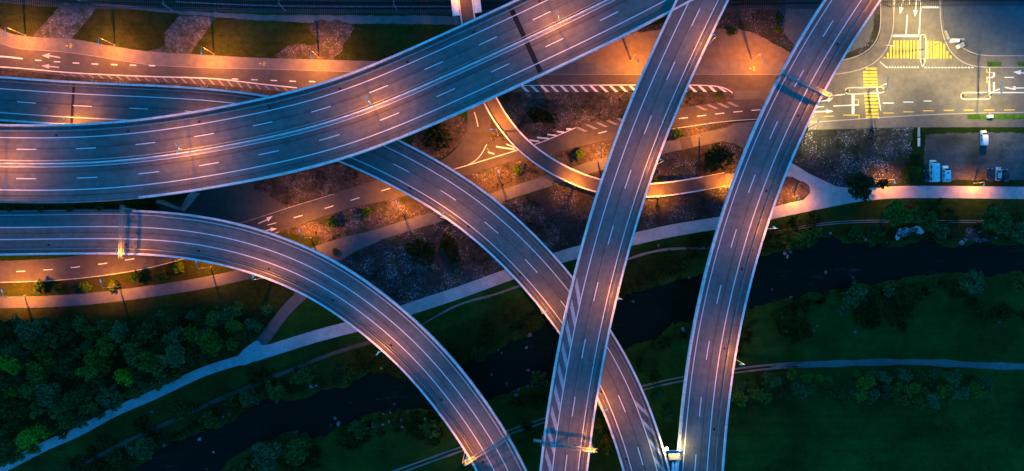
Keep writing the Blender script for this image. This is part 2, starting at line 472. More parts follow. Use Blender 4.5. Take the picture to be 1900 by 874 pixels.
far = [200, 230, 280, 360, 500, 800, 1400, 2600, 4000]
xs = np.r_[[-f for f in reversed(far)], np.arange(-184, 185, 1.15), far]
ys = np.r_[[-f for f in reversed(far[2:])], [-180, -150, -130, -110], np.arange(-92, 92.1, 1.15), [110, 130, 150, 180], far[2:]]
X, Y = np.meshgrid(xs, ys); G = np.stack([X.ravel(), Y.ravel()], 1)
near = (abs(G[:, 0]) < 230) & (abs(G[:, 1]) < 200)
sd = np.full(len(G), -99.0); sd[near] = sdist(G[near], riv)
wob = np.array([noise.noise((x * .35, y * .35, 0)) + .5 * noise.noise((x * 1.1, y * 1.1, 4)) for x, y in G])
wob2 = np.array([noise.noise((x * .12, y * .12, 9)) for x, y in G])
sd2 = sd + wob * 1.1 + wob2 * 1.6
Z = -np.clip(sd2 / 3.0, 0, 1) * 2.4 - np.abs(wob) * .10 - .02
Z[~near] = -.05
nx = len(xs); gf = []
for j in range(len(ys) - 1):
    for i in range(nx - 1):
        gf.append((j * nx + i, j * nx + i + 1, (j + 1) * nx + i + 1, (j + 1) * nx + i))
gm = MB(); gm.add([(a[0], a[1], z) for a, z in zip(G, Z)], gf)
ground = tag(gm.build('ground', M['grass'], smooth=True), kind='structure')
wm = MB(); wp = [W(-300, 1100), W(2200, 1100), W(2200, 380), W(-300, 380)]
wm.add([(p.x, p.y, -1.15) for p in wp], [(0, 1, 2, 3)])
tag(wm.build('river', M['water']), kind='structure')

# soil and planting beds, each its own sheet a few centimetres over the ground
patch('river_bank', [(60, 850), (156, 845), (240, 805), (335, 765), (430, 720), (480, 700), (575, 660), (655, 625), (700, 640), (860, 600), (950, 555), (1010, 540), (1046, 500), (1180, 462), (1330, 432),
      (1430, 420), (1520, 392), (1620, 372), (2300, 372), (2300, 470), (1900, 453), (1844, 447), (1778, 450), (1735, 440), (1652, 450), (1596, 447), (1543, 431), (1496, 454), (1440, 461),
      (1282, 503), (1146, 550), (1013, 593), (933, 635), (866, 668), (757, 699), (681, 688), (634, 713), (541, 734), (480, 741), (398, 787), (288, 831), (232, 875), (60, 900)], .015, M['scrub'], False, .8)
patch('wood_floor', [(-60, 572), (166, 566), (298, 550), (464, 520), (560, 545), (511, 584), (475, 627), (431, 667), (351, 700), (275, 740), (139, 813), (-60, 895)], .02, M['scrub'], False, .5)
patch('verge', [(-420, -60), (120, -60), (120, 0), (186, 11), (332, 26), (480, 40), (850, 48), (850, 120), (700, 114), (581, 111), (475, 108), (365, 102), (272, 96), (132, 73), (60, 69), (-420, 40)], .03, M['verge'], False, .4)
patch('verge', [(-420, 525), (0, 525), (132, 519), (265, 500), (342, 481), (420, 460), (518, 431), (590, 440), (590, 470), (464, 508), (398, 512), (298, 528), (159, 546), (-420, 552)], .036, M['verge'], False, .4)
patch('verge', [(-420, 571), (166, 564), (298, 548), (464, 518), (560, 480), (600, 520), (560, 560), (460, 560), (330, 566), (160, 590), (-420, 600)], .025, M['verge'], False, .8)
patch('gravel_strip', [(-60, 120), (0, 126), (132, 141), (265, 150), (398, 156), (480, 164), (560, 170), (700, 175), (640, 215), (495, 180), (398, 163), (265, 156), (0, 142), (-60, 138)], .03, M['gravel'], False, .3)
patch('stone_slope', [(60, 68), (116, 5), (182, 12), (133, 72)], .05, M['cobble'], False, .25)
patch('stone_slope', [(275, 95), (306, 84), (306, 60), (335, 28), (401, 33), (352, 101)], .05, M['cobble'], False, .35)
patch('stone_slope', [(508, 106), (541, 83), (590, 80), (571, 46), (657, 46), (636, 86), (618, 110)], .05, M['gravel'], True, 1.0)
patch('gravel_lot', [(980, 150), (1040, 95), (1182, 55), (1235, 52), (1322, 53), (1381, 55), (1408, 66), (1440, 82), (1462, 95), (1500, 105), (1500, 117), (980, 118)], .03, M['tan_lot'], False, .3)
patch('planting_bed', [(1150, 65), (1235, 40), (1260, -60), (1460, -60), (1455, 30), (1452, 70), (1440, 82), (1408, 66), (1381, 55), (1322, 53), (1235, 53)], .035, M['gravel_dark'], False, .5)
patch('rubble_strip', [(1440, -60), (1456, -60), (1456, 20), (1453, 60), (1475, 88), (1466, 94), (1448, 82), (1446, 55), (1449, 25), (1440, 20)], .045, M['stones'], False, .5)
patch('waste_ground', [(1456, -60), (1640, -60), (1634, 40), (1628, 72), (1608, 96), (1580, 108), (1540, 114), (1470, 100), (1476, 88), (1454, 60), (1457, 20)], .03, M['yard'], False, .3)
patch('planting_bed', [(1560, 112), (1578, 107), (1608, 95.5), (1627, 72), (1633, 45), (1631, -10), (1618, -10), (1622, 40), (1615, 70), (1598, 88), (1572, 98), (1555, 106)], .045, M['gravel_dark'], True, .4)
patch('planting_bed', [(900, 172), (960, 171), (1160, 171), (1358, 171), (1361, 186), (1258, 201), (1160, 222), (1071, 236), (1010, 250), (950, 268), (905, 278), (903, 260), (912, 240), (910, 215), (890, 190)], .03, M['gravel'], False, .3)
patch('planting_bed', [(440, 330), (640, 280), (720, 330), (704, 334), (534, 385), (495, 361), (474, 353)], .03, M['gravel'], False, .4)
patch('planting_bed', [(518, 432), (634, 391), (760, 361), (868, 325), (948, 300), (1010, 288), (1130, 260), (1245, 240), (1348, 226), (1362, 229), (1350, 237), (1308, 246), (1228, 265), (1130, 290), (1014, 326), (916, 357), (810, 393), (760, 405), (634, 442), (584, 457), (540, 470), (480, 470)], .03, M['gravel'], False, .3)
patch('planting_bed', [(630, 482), (707, 446), (767, 426), (826, 406), (934, 374), (990, 372), (1000, 440), (940, 497), (840, 536), (752, 564), (700, 560)], .03, M['stones'], False, .4)
patch('planting_bed', [(920, 380), (1039, 341), (1124, 296), (1240, 284), (1300, 271), (1345, 262), (1375, 275), (1384, 300), (1360, 320), (1360, 345), (1340, 400), (1235, 416), (1182, 430), (1076, 456), (990, 480), (930, 440)], .028, M['gravel_dark'], False, .4)
patch('planting_bed', [(1468, 306), (1480, 262), (1500, 241), (1695, 237), (1700, 262), (1695, 338), (1632, 346), (1575, 348), (1552, 346), (1503, 323)], .03, M['stones'], False, .4)
patch('car_park', [(1698, 236), (2400, 235), (2400, 345), (1698, 338)], .03, M['car_park'], False, .4)
patch('grass_edge', [(1694, 236), (2400, 234), (2400, 243), (1760, 246), (1716, 250), (1714, 300), (1722, 330), (1690, 340), (1668, 330), (1690, 290)], .045, M['scrub'], False, .6)
patch('grass_edge', [(1700, 334), (2300, 334), (2300, 348), (1632, 346)], .05, M['scrub'], False, .4)

# ------------------------------------------------------------------ ground roads and paths
def road(name, left, right, z, mat, smooth_=True, kind='structure'):
    L = catmull(left, 8) if smooth_ else left
    Rr = catmull(right, 8) if smooth_ else right
    P = [W(p[0], p[1], z) for p in list(L) + list(Rr)[::-1]]
    mb = MB(); poly_mesh(mb, [(p.x, p.y) for p in P], z)
    return tag(mb.build(name, mat), kind=kind)

def kerb(parent, pts, z=.06, w=.22, h=.12, mat='kerb', name='kerb', step=1.5):
    p = Path(pts, 0, step=step, sig=2); mb = MB()
    sweep(mb, p, [(-w / 2, 0), (-w / 2, z + h), (w / 2, z + h), (w / 2, 0)], step=step)
    return mb.build(name, M[mat], parent)

def lines(parent, name, specs, z, mat='white'):
    """each spec: (points, width)"""
    mb = MB()
    for pts, w in specs:
        p = Path(pts, z, step=1.2, sig=0 if len(pts) < 3 else 2); strip(mb, p, 0, w, 0, step=1.2)
    return mb.build(name, M[mat], parent)

def quads(parent, name, quads_, z, mat='white'):
    mb = MB()
    for q in quads_: poly_mesh(mb, [tuple(W(x, y, z)[:2]) for x, y in q], z)
    return mb.build(name, M[mat], parent)

def arrow(tail, tip, w=2.2, head=15, hw=5.5, bend=0):
    """arrow outline in photo pixels; bend shears the head sideways for a turn arrow"""
    t = np.array(tip, float) - np.array(tail, float); L = np.linalg.norm(t); t /= L; n = np.array([-t[1], t[0]])
    o = np.array(tail, float)
    pts = [(0, -w / 2), (L - head, -w / 2), (L - head, -hw), (L, bend), (L - head, hw), (L - head, w / 2), (0, w / 2)]
    return [tuple(o + t * a + n * b_) for a, b_ in pts]

G1_TOP = [(-420, 22), (-20, 45), (20, 62), (60, 68.5), (132, 72), (200, 84), (272, 95), (365, 101), (475, 107), (581, 110), (700, 113.5), (850, 115), (1000, 116), (1195, 116), (1430, 115), (1500, 116)]
G1_MID = [(-420, 60), (0, 79), (20, 88), (60, 92), (132, 98), (199, 108), (275, 120), (365, 125), (480, 128), (661, 133), (850, 137), (1049, 138), (1430, 138), (1500, 138)]
G1_BOT = [(-420, 120), (0, 127.5), (132, 142), (265, 151), (398, 158), (480, 166), (551, 171), (700, 171), (970, 171.5), (1358, 171), (1420, 184), (1500, 184)]
pav = road('cycle_path', G1_TOP, G1_MID, .055, M['pavement'])
lines(pav, 'edge_line', [(G1_MID, .2)], .075, 'faint_white')
main = road('main_road', G1_MID, G1_BOT, .06, M['main_asphalt'])
lines(main, 'lane_marking', [([(-420, 114), (0, 124), (132, 135), (265, 141.5), (398, 146), (480, 155.5), (551, 163)], .32), ([(960, 158.6), (1315, 158.6), (1340, 161), (1358, 167), (1359, 172)], .3),
                             ([(0, 104.5), (20, 106), (42, 109)], .42)], .08)
quads(main, 'dashed_line', [[(x, y - .8), (x + 12, y - .2), (x + 12, y + 1.6), (x, y + 1)] for x, y in ((65, 111.5), (100, 114.3), (135, 116.6), (170, 118.4), (206, 119.6), (241, 120.7), (276, 121.6), (430, 146.2), (466, 147.6), (502, 149), (537, 150.3), (573, 151))], .08)
quads(main, 'turn_arrow', [arrow((112, 107), (78, 101), 2.2, 14, 5, -2), arrow((110, 125), (77, 122), 2.2, 14, 4.5)], .08, 'worn_white')
hb = []
for i in range(26):
    x = 110 + i * 17.2; yt = np.interp(x, [132, 265, 398, 480, 551], [136, 142, 146.5, 156, 166]); yb = np.interp(x + 16, [100, 132, 265, 398, 480, 551], [138.5, 141.5, 150, 157, 165, 170.5])
    hb.append([(x, yt), (x + 4.5, yt + .3), (x + 14.5, yb + .3), (x + 10, yb)])
quads(main, 'hatching', hb, .08, 'faint_white')
hb = []
for i in range(21):
    x = 965 + i * 18.3
    if x < 1345:
        yt = 159 if x < 1315 else 161.5
        hb.append([(x, yt), (x + 5.5, yt), (x + 18, 170.5), (x + 11.5, 170.5)])
quads(main, 'hatching', hb, .08)
quads(main, 'asphalt_repair', [[(1020, 117), (1106, 117), (1106, 137), (1020, 137)], [(1361, 168), (1409, 168), (1409, 183), (1361, 186)]], .068, 'path')
for nm, (x, y) in (('cycle_symbol', (128, 85)), ('cycle_symbol', (487, 118)), ('cycle_symbol', (1396, 127))):
    s = -1
    mb = MB()
    for dx, dy, r in ((-5, 0, 0), (3, -2.3, 1.8), (3, 2.3, 1.8)):
        if r:
            ring = [(x + dx + r * math.cos(a), y + dy + r * math.sin(a)) for a in np.linspace(0, 2 * math.pi, 13)]
            p = Path(ring, .08, step=.15, sig=0); strip(mb, p, 0, .14, 0, step=.15)
    poly_mesh(mb, [tuple(W(a, b_, .08)[:2]) for a, b_ in ((x - 8, y), (x - 2, y - 1.5), (x - 2, y + 1.5))], .08)
    poly_mesh(mb, [tuple(W(a, b_, .08)[:2]) for a, b_ in ((x + 2.4, y - .4), (x + 6.5, y - 1.8), (x + 6.7, y - 1.2), (x + 3, y + .4))], .08)
    mb.build(nm, M['yellow'], pav)

G2_TOP = [(-420, 486), (0, 484), (100, 479), (172, 470), (300, 450), (400, 425), (475, 404.5), (535, 384.5), (620, 359), (704, 333), (780, 318), (846, 305), (900, 292), (957, 272), (1010, 254), (1071, 236.5), (1160, 219), (1258, 200.5), (1361, 187), (1430, 182), (1500, 180)]
G2_BOT = [(-420, 530), (0, 525), (132, 519), (265, 500.5), (342, 481), (420, 462), (518, 431), (634, 391), (760, 361), (868, 325), (948, 300), (1010, 287.5), (1130, 260), (1245, 240.5), (1348, 226), (1408, 222), (1500, 227)]
g2 = road('slip_road', G2_TOP, G2_BOT, .063, M['road_asphalt'])
lines(g2, 'edge_line', [([(-420, 529), (0, 524), (132, 518), (265, 499.5), (342, 480), (420, 461), (518, 430)], .22), ([(440, 415.5), (475, 405.5), (535, 385.5), (620, 360)], .16), ([(1245, 239.5), (1348, 225), (1408, 221)], .25)], .083, 'worn_white')
g2c = Path([(-420, 507), (0, 505), (36, 503.5), (88.5, 501), (140, 496), (193, 489), (245, 481), (330, 461), (420, 436), (506, 415.5), (556, 401), (608.7, 385), (660, 369), (712, 352.5), (800, 329), (900, 300), (1000, 272), (1117, 246), (1182, 229), (1273, 219), (1309, 213.5), (1346, 209.5), (1383, 205.5), (1420, 203)], .083, sig=3)
mb = MB()
for x, y in ((36, 503.5), (88.5, 501), (140, 496), (193, 489), (245, 481), (506, 416.5), (556, 401), (608.7, 385), (660, 369), (712, 352.5), (1118, 245.5), (1180, 231), (1264, 220), (1300, 215), (1336.5, 210.5), (1373, 206), (1407, 203.5)):
    v, u, _ = g2c.nearest(x, y); strip(mb, g2c, 0, .26, 0, v - 1.5, v + 1.5)
mb.build('dashed_line', M['white'], g2)
quads(g2, 'turn_arrow', [arrow((479, 415), (507, 402.5), 1.8, 12, 4, -2), arrow((484, 429.5), (514, 424), 1.8, 12, 4)], .085)
def lerp(a, b_, t): return (a[0] + (b_[0] - a[0]) * t, a[1] + (b_[1] - a[1]) * t)
hb = []; ln = [((886, 303), (957, 279.5))]
for x0, y0, x1, y1 in ((904, 274, 910, 285), (905, 281, 918, 287), (920, 270.5, 956, 279), (939, 266, 957, 276), (980, 258.5, 1002, 264), (996, 253.5, 1021, 259), (1015, 248, 1034, 253), (1033, 242.5, 1048, 247), (1050, 238, 1062, 241)):
    hb.append([(x0, y0), (x0 + 1, y0 + 3), (x1, y1), (x1 - 2, y1 - 3)])
quads(g2, 'hatching', hb, .09)
quads(g2, 'hatching', [[(x, y), (x + 6, y - 1.2), (x + 24, y + 7), (x + 17, y + 8)] for x, y in ((1067, 236.5), (1086, 232), (1105, 228), (1124, 224), (1143, 220), (1290, 197), (1310, 194.5), (1330, 192), (1348, 190))], .09, 'faint_white')
lines(g2, 'lane_marking', [([(842, 314), (870, 306), (900, 297), (957, 279.5), (1010, 262), (1069, 236.5)], .24), ([(866, 307), (886, 298), (896, 284), (903, 268)], .2)], .085, 'white')
g3 = road('loop_road', [(846, 150), (858, 175), (866, 200), (867, 233), (861, 256), (843, 279), (820, 297), (790, 318)], [(905, 150), (908, 175), (910, 200), (911, 226), (910, 249), (903, 272), (888, 292), (870, 312)], .058, M['road_asphalt'])
lines(g3, 'edge_line', [([(880, 208), (884, 216), (887, 235)], .25)], .083)
patch('gore_asphalt', [(866, 309), (886, 292), (903, 270), (912, 262), (957, 258), (1000, 250), (1010, 258), (957, 284), (886, 306)], .056, M['road_asphalt'])
tm = patch('loop_island', [(770, 250), (790, 232), (830, 218), (854, 216), (864, 226), (866, 240), (860, 257), (843, 276), (818, 294), (790, 300), (765, 280)], .045, M['gravel'], True, .3)
sl = road('underpass_road', [(250, 400), (300, 380), (367, 361), (400, 335), (430, 310)], [(330, 470), (440, 420), (475, 406), (535, 385), (496, 361), (470, 350), (500, 320)], .055, M['road_asphalt'], False)

P1 = [(-420, 565), (0, 561), (80, 560), (160, 555), (298, 538), (400, 521), (464, 506), (540, 486), (585, 468), (634, 454), (700, 436), (766, 415), (826, 398), (870, 384), (925, 365), (1026, 333), (1100, 309), (1180, 286), (1228, 275), (1300, 259), (1360, 246), (1400, 236)]
p1p = Path(P1, 0, sig=3); mb = MB(); strip(mb, p1p, 0, 3.8, .056); fp = tag(mb.build('foot_path', M['path']), kind='structure')
quads(fp, 'asphalt_repair', [[(1261, 257.5), (1282, 253), (1286, 272), (1265, 277)]], .062, 'fresh_patch')
patch('path_apron', [(1300, 247), (1350, 236), (1362, 229), (1420, 222), (1420, 260), (1380, 285), (1378, 275), (1362, 266), (1340, 262), (1300, 271)], .058, M['path'], False)
patch('path_apron', [(584, 457), (634, 441), (690, 428), (707, 446), (660, 466), (634, 482), (600, 520), (560, 550), (545, 545), (574, 500)], .052, M['path'], False)
P2 = [(-420, 1080), (0, 871), (45, 848), (100, 818), (143, 815 - 19), (200, 765), (287, 738), (300, 727), (391, 682), (431, 674), (482, 656), (541, 638), (618, 614), (660, 606), (763, 572), (850, 544), (947, 508), (1039, 477), (1076, 466), (1180, 443), (1242, 428), (1328, 415), (1430, 396), (1500, 380), (1556, 370), (1590, 362), (1640, 357), (1720, 356), (1900, 358), (2400, 358)]
P2[4] = (143, 806); P2[5] = (200, 768); P2[6] = (250, 748)
p2p = Path(P2, 0, sig=4); mb = MB()
sweep(mb, p2p, [(1.55, .055), (-1.55, .055)], v0=0, v1=p2p.nearest(470, 655)[0], closed=False)
sweep(mb, p2p, [(2.0, .055), (-2.0, .055)], v0=p2p.nearest(470, 655)[0], closed=False)
rp = tag(mb.build('riverside_path', M['light_path']), kind='structure')
p3 = Path([(462, 660), (490, 630), (522, 586), (545, 560), (575, 535), (610, 495)], 0, sig=2); mb = MB(); strip(mb, p3, 0, 3.6, .05)
tag(mb.build('link_path', M['path']), kind='structure')
patch('path_fork', [(440, 664), (478, 632), (486, 640), (500, 640), (495, 655), (445, 678)], .06, M['light_path'], True)
patch('path_fork', [(1462, 300), (1472, 304), (1503, 323), (1552, 346), (1580, 349), (1610, 349), (1590, 368), (1520, 384), (1490, 372), (1503, 358), (1500, 344), (1470, 328), (1440, 325), (1430, 318)], .06, M['light_path'], False)
patch('path_island', [(1420, 332), (1462, 329), (1490, 337), (1503, 348), (1500, 361), (1480, 371), (1436, 384), (1415, 388)], .075, M['gravel'], True, .2)
patch('path_apron', [(1340, 327), (1380, 320), (1450, 318), (1470, 330), (1430, 345), (1425, 395), (1400, 400), (1395, 350), (1340, 347)], .057, M['pavement'], True)

def track(name, pts, w, mat='dirt_track', z=.03, twin=False):
    p = Path(pts, 0, sig=3); mb = MB()
    offs = (-w * .32, w * .32) if twin else (0,)
    for o_ in offs:
        n = len(p.vs(0, p.L)); prof = []
        vv = p.vs(0, p.L, 1.0); vs = []; ww = (w * .3 if twin else w)
        for i, v in enumerate(vv):
            k = (1 + .35 * noise.noise((v * .15, o_, 2.2))) * min(1, .15 + v * .07); vs += [p.at(v, o_ + ww / 2 * k, z), p.at(v, o_ - ww / 2 * k, z)]
        mb.add(vs, [(2 * i, 2 * i + 1, 2 * i + 3, 2 * i + 2) for i in range(len(vv) - 1)])
    return tag(mb.build(name, M[mat]), kind='structure')
track('field_track', [(250, 1080), (480, 978), (700, 890), (747, 872), (800, 853), (856, 833), (950, 800), (1010, 780), (1100, 748), (1199, 718), (1265, 703), (1350, 690), (1420, 681), (1480, 677)], 2.0, 'dirt_track', .03, True)
track('field_track', [(1430, 681), (1450, 679), (1569, 674), (1640, 672), (1718, 672), (1818, 678), (1900, 680), (2400, 682)], 2.1, 'pavement', .03)
track('river_track', [(120, 880), (156, 861), (232, 820), (331, 776), (431, 730), (480, 711), (575, 672), (640, 648), (687, 635)], 1.2, 'worn_track', .035)
track('river_track', [(1400, 440), (1440, 431), (1519, 416), (1619, 410), (1720, 411), (1818, 411), (2300, 416)], 1.0, 'dirt_track', .035, True)
track('river_track', [(1120, 500), (1165, 480), (1232, 462), (1308, 461), (1360, 458)], .8, 'dirt_track', .035)
track('river_track', [(770, 610), (860, 560), (920, 548), (950, 534), (1000, 520)], .7, 'dirt_track', .035)
patch('sand_bar', [(1662, 436), (1668, 425), (1690, 422), (1708, 421), (1713, 430), (1690, 436), (1674, 441), (1664, 448)], .06, M['pale_sand'], True, .7)
patch('sand_bar', [(1795, 424), (1815, 424), (1842, 443), (1830, 449), (1800, 447), (1790, 436)], .06, M['stones'], True, .5)

# ------------------------------------------------------------------ junction with side street
KL = [(1657, -60), (1657.5, 0), (1657.5, 54), (1654, 72), (1646, 91), (1628, 114.5), (1596, 130), (1560, 137), (1500, 140)]
KR = [(1744, -60), (1744, 0), (1745, 45), (1752, 77), (1769, 105.6), (1791, 120), (1807, 124.4), (1850, 125), (1900, 125), (2400, 125)]
KS = [(1500, 227.5), (1600, 220.5), (1692, 214.5), (1795, 210.5), (1900, 209), (2400, 209)]
P = [W(x, y, .066) for x, y in catmull(KL, 6)[::-1] + catmull(KR, 6) + catmull(KS, 6)[::-1]]
mb = MB(); poly_mesh(mb, [(p.x, p.y) for p in P], .066); jn = tag(mb.build('junction', M['junction']), kind='structure')
swl = road('pavement', [(1633, -60), (1633, 0), (1634, 45), (1630, 72), (1608, 97.5), (1578, 109), (1545, 115), (1500, 117)], KL, .1, M['pavement'])
swr = road('pavement', [(1748, -60), (1752, 45), (1760, 74), (1782, 84), (1798, 98.5), (1816, 103.2), (1850, 103.4), (2400, 103.4)], KR, .1, M['pavement'])
sws = road('pavement', KS, [(1500, 241), (1600, 238.5), (1700, 236.5), (1900, 236), (2400, 236)], .1, M['pavement'])
for par, pts in ((swl, KL), (swr, KR), (sws, KS), (swl, [(1633, -60), (1633, 0), (1634, 45), (1630, 72), (1608, 97.5), (1578, 109), (1545, 115)]), (swr, [(1784, 88), (1798, 98.5), (1816, 103.2), (1850, 103.4), (2400, 103.4)])):
    kerb(par, pts, .08, .3, .1)
patch('yard', [(1746, -60), (2400, -60), (2400, 103), (1816, 103), (1798, 98.5), (1782, 86), (1760, 74), (1752, 45)], .05, M['yard'], False)
patch('grass_verge', [(1795, 212.5), (2400, 212), (2400, 221), (1795, 221.5)], .14, M['bright_grass'], False, .12)
patch('grass_verge', [(1832, 115), (1858, 115), (1858, 123), (1832, 123.5)], .14, M['bright_grass'], False, .12)
patch('grass_verge', [(1888, 115), (1960, 115), (1960, 123), (1888, 123)], .14, M['bright_grass'], False, .12)

def rect(x0, y0, x1, y1): return [(x0, y0), (x1, y0), (x1, y1), (x0, y1)]
z = .086
ys_n = []
for x, a in ((1641.4, 106), (1647.3, 98), (1653, 83.5), (1659.3, 75.2), (1665.3, 75.2), (1671.8, 75.2), (1678, 75.2), (1684, 75.2), (1690.2, 75.2), (1696.2, 75.2), (1703, 75.2)):
    ys_n.append(rect(x - 1.7, a, x + 1.7, 108.4))
for x, a, b_ in ((1721, 76.6, 108.4), (1727.3, 76.6, 108.4), (1733.6, 76.6, 108.4), (1739.5, 76.6, 108.4), (1745.7, 76.6, 108.4), (1751.8, 82, 108.4), (1757.7, 95, 108.4), (1764, 103, 108.4)):
    ys_n.append(rect(x - 1.7, a, x + 1.7, b_))
quads(jn, 'zebra_crossing', ys_n, z, 'yellow')
yw = [rect(1607, 125.6, 1626, 129)]
for i, y in enumerate((134, 140, 146.4, 152.3, 158.2)): yw.append(rect(1601.5 + i * .3, y - 1.8, 1627 + i * .4, y + 1.8))
for i, y in enumerate((178, 184.6, 191.3, 198, 204.8, 211, 216.8)): yw.append(rect(1604 + i * .4, y - 1.8, 1629 + i * .25, y + 1.8))
quads(jn, 'zebra_crossing', yw, z, 'yellow')
wq = [rect(1656.6, 64.6, 1705, 68.4), rect(1711.5, 11, 1742.5, 15), rect(1580.4, 175.8, 1585.2, 211.8), rect(1842.5, 134.5, 1846, 144.2), rect(1842.5, 152.7, 1846, 171.5), rect(1830, 142.8, 1846, 144.6)]
for i in range(12): x = 1645.5 + i * 5.25; wq.append([(x - 2, 126), (x + 2, 126), (x + .4, 123.2), (x - .4, 123.2)])
for i in range(15): x = 1715.5 + i * 6.2; wq.append(rect(x, 124.3, x + 3.8, 126.2))
for i in range(4): x = 1632.5 + i * 3; y = 115.5 + i * 2.6; wq.append([(x, y), (x + 1.8, y - 1.2), (x + 3, y + .6), (x + 1.2, y + 1.8)])
wq += [rect(1638, 190.5, 1658.5, 192.2), rect(1676, 188.6, 1695, 190.2), rect(1714, 186.6, 1728.5, 188.2), rect(1864, 142.7, 1881.5, 144.5), rect(1864, 161.5, 1881, 163.2)]
quads(jn, 'stop_line', wq, z, 'white')
yq = []
for x0, x1, y in ((1504, 1510, 217), (1528, 1547.5, 215.6), (1565, 1595, 213.6), (1638.6, 1658.6, 209.7), (1676, 1695.5, 207.6), (1713, 1732.5, 205.5), (1751, 1770, 204.6), (1788.5, 1807, 204.3), (1826, 1845, 204.1), (1863, 1882.5, 204), (1900, 1919, 204)):
    yq.append(rect(x0, y - .8, x1, y + .8))
yq += [rect(1584, 184.2, 1593.5, 185.6), rect(1592, 184.2, 1593.6, 194), rect(1593, 213, 1594.6, 221), rect(1830, 128, 1832, 134.8), rect(1830, 134, 1846, 135.2), rect(1830, 144.5, 1832.4, 154)]
quads(jn, 'bus_lane_marking', yq, z, 'yellow')
lines(jn, 'lane_marking', [([(1711, -60), (1709, 10), (1706.5, 40), (1705.5, 64)], .36), ([(1683.5, 27.5), (1682.2, 45), (1681.3, 64)], .32), ([(1688, -40), (1687, 8)], .32),
                           ([(1546, 196.8), (1594, 194.4)], .3), ([(1515, 198.5), (1529, 197.7)], .3), ([(1546, 177.2), (1568, 175)], .3), ([(1837, 171.8), (2400, 171.8)], .36)], z)
quads(jn, 'turn_arrow', [arrow((1677, -6), (1670, 26), 2.0, 12, 4, 0), arrow((1701, -6), (1697.5, 31), 2.0, 12, 4), arrow((1517, 188.5), (1546, 184.5), 2, 10, 4, -2), arrow((1509, 207.5), (1547, 206.2), 2, 14, 3.6),
                         arrow((1912, 138), (1880, 132), 2, 14, 4.5, -1.5), arrow((1912, 163), (1866, 163.5), 2, 18, 3.8)], z)
quads(jn, 'edge_wedge', [[(1654, -40), (1664, -40), (1659.5, 20), (1657.6, 54), (1657, 20)]], z, 'worn_white')

def island(pts, label, beacons):
    root = empty('traffic_island', W(np.mean([p[0] for p in pts]), np.mean([p[1] for p in pts])))
    tag(root, label, 'traffic island', 'kerbed islands at the road junction')
    pp = px_poly(pts, 0, True, 0, 5); mb = MB()
    mb.add([(x - root.location.x, y - root.location.y, .2) for x, y in pp], []); mb.v = []; mb.uv = []
    loc = [(x - root.location.x, y - root.location.y) for x, y in pp]
    poly_mesh(mb, [(a * .9, b_ * .9) for a, b_ in loc], .2); mb.build('paving', M['pavement'], root)
    mb = MB(); n = len(loc); vs = []; fs = []
    c = np.array(loc); 
    nrm = np.roll(c, -1, 0) - np.roll(c, 1, 0); nrm /= np.linalg.norm(nrm, axis=1)[:, None]; nrm = np.stack([nrm[:, 1], -nrm[:, 0]], 1)
    A = sum(c[i - 1][0] * c[i][1] - c[i][0] * c[i - 1][1] for i in range(n)); s_ = 1 if A > 0 else -1
    for k, (off, zz) in enumerate(((.18, .0), (.18, .22), (-.22, .22), (-.22, .0))):
        vs += [(c[i][0] + s_ * nrm[i][0] * off, c[i][1] + s_ * nrm[i][1] * off, zz) for i in range(n)]
    for k in range(4):
        for i in range(n): fs.append((k * n + i, k * n + (i + 1) % n, ((k + 1) % 4) * n + (i + 1) % n, ((k + 1) % 4) * n + i))
    mb.add(vs, fs); mb.build('kerb', M['worn_white'], root)
    for bx, by in beacons:
        p = W(bx, by) - root.location; mb = MB(); mb.tube([(p.x, p.y, .2), (p.x, p.y, .5), (p.x, p.y, 1.0), (p.x, p.y, 1.3)], [.14, .3, .3, .12], 10); mb.build('beacon', M['yellow_post'], root)
    return root
island([(1707, 72), (1708, 66), (1712, 64.5), (1716, 66), (1717.4, 72), (1717.4, 90), (1717.2, 108), (1714.5, 117), (1711.4, 124), (1708.5, 117), (1706.8, 108), (1706.8, 90)], 'upright kerbed island with pointed tip between the two halves of the upper yellow crossing', [(1712.5, 70), (1711, 111)])
island([(1568, 168), (1571, 164), (1578, 163), (1605, 162.5), (1632, 161.5), (1639, 163), (1640.5, 168), (1638, 171.5), (1630, 172.5), (1600, 174), (1576, 174.8), (1570, 173)], 'flat kerbed island cutting through the left yellow crossing', [(1573, 169.5), (1637, 166)])
island([(1782, 178), (1785, 173), (1791, 172), (1812, 172), (1830, 172), (1836, 174), (1837.5, 178), (1835, 183), (1829, 184.3), (1812, 184.3), (1790, 184.3), (1784, 183)], 'flat kerbed island with two yellow beacons at the right of the junction', [(1787.5, 178.3), (1832.5, 178)])

# ------------------------------------------------------------------ viaducts
Z1 = 15.0
r1 = Path([(-90, 228, 13.5), (-40, 229.5, 13.8), (0, 230, 14), (100, 232, 14), (232, 225, 14.3), (332, 211.5, 14.6), (480, 184, 15), (607, 153, 15.4), (707, 113, 15.8), (840, 53.5, 16.2), (955, 0, 16.6), (1040, -40, 17), (1130, -85, 17.2), (1230, -138, 17.4), (1340, -198, 17.5)], ztop=.9, sig=8, ext=(90, 60))
r2 = Path([(-90, 136, 6), (-40, 138, 6.2), (0, 141, 6.5), (132, 151, 7), (265, 156, 7.4), (398, 163, 8), (480, 172.5, 8.2), (560, 187, 8.4), (650, 216, 8.6), (747, 260.5, 9), (807, 292, 9.3), (873, 331.5, 9.7), (955, 396, 10.3), (1016, 456, 10.8), (1061, 507, 11.1), (1102, 560, 11.5), (1134, 610.5, 11.8), (1166, 657, 12.1), (1199, 730, 12.5), (1233.6, 828, 12.95), (1250, 890, 12.92), (1262, 950, 12.9)], ztop=.9, sig=8, ext=(90, 0))
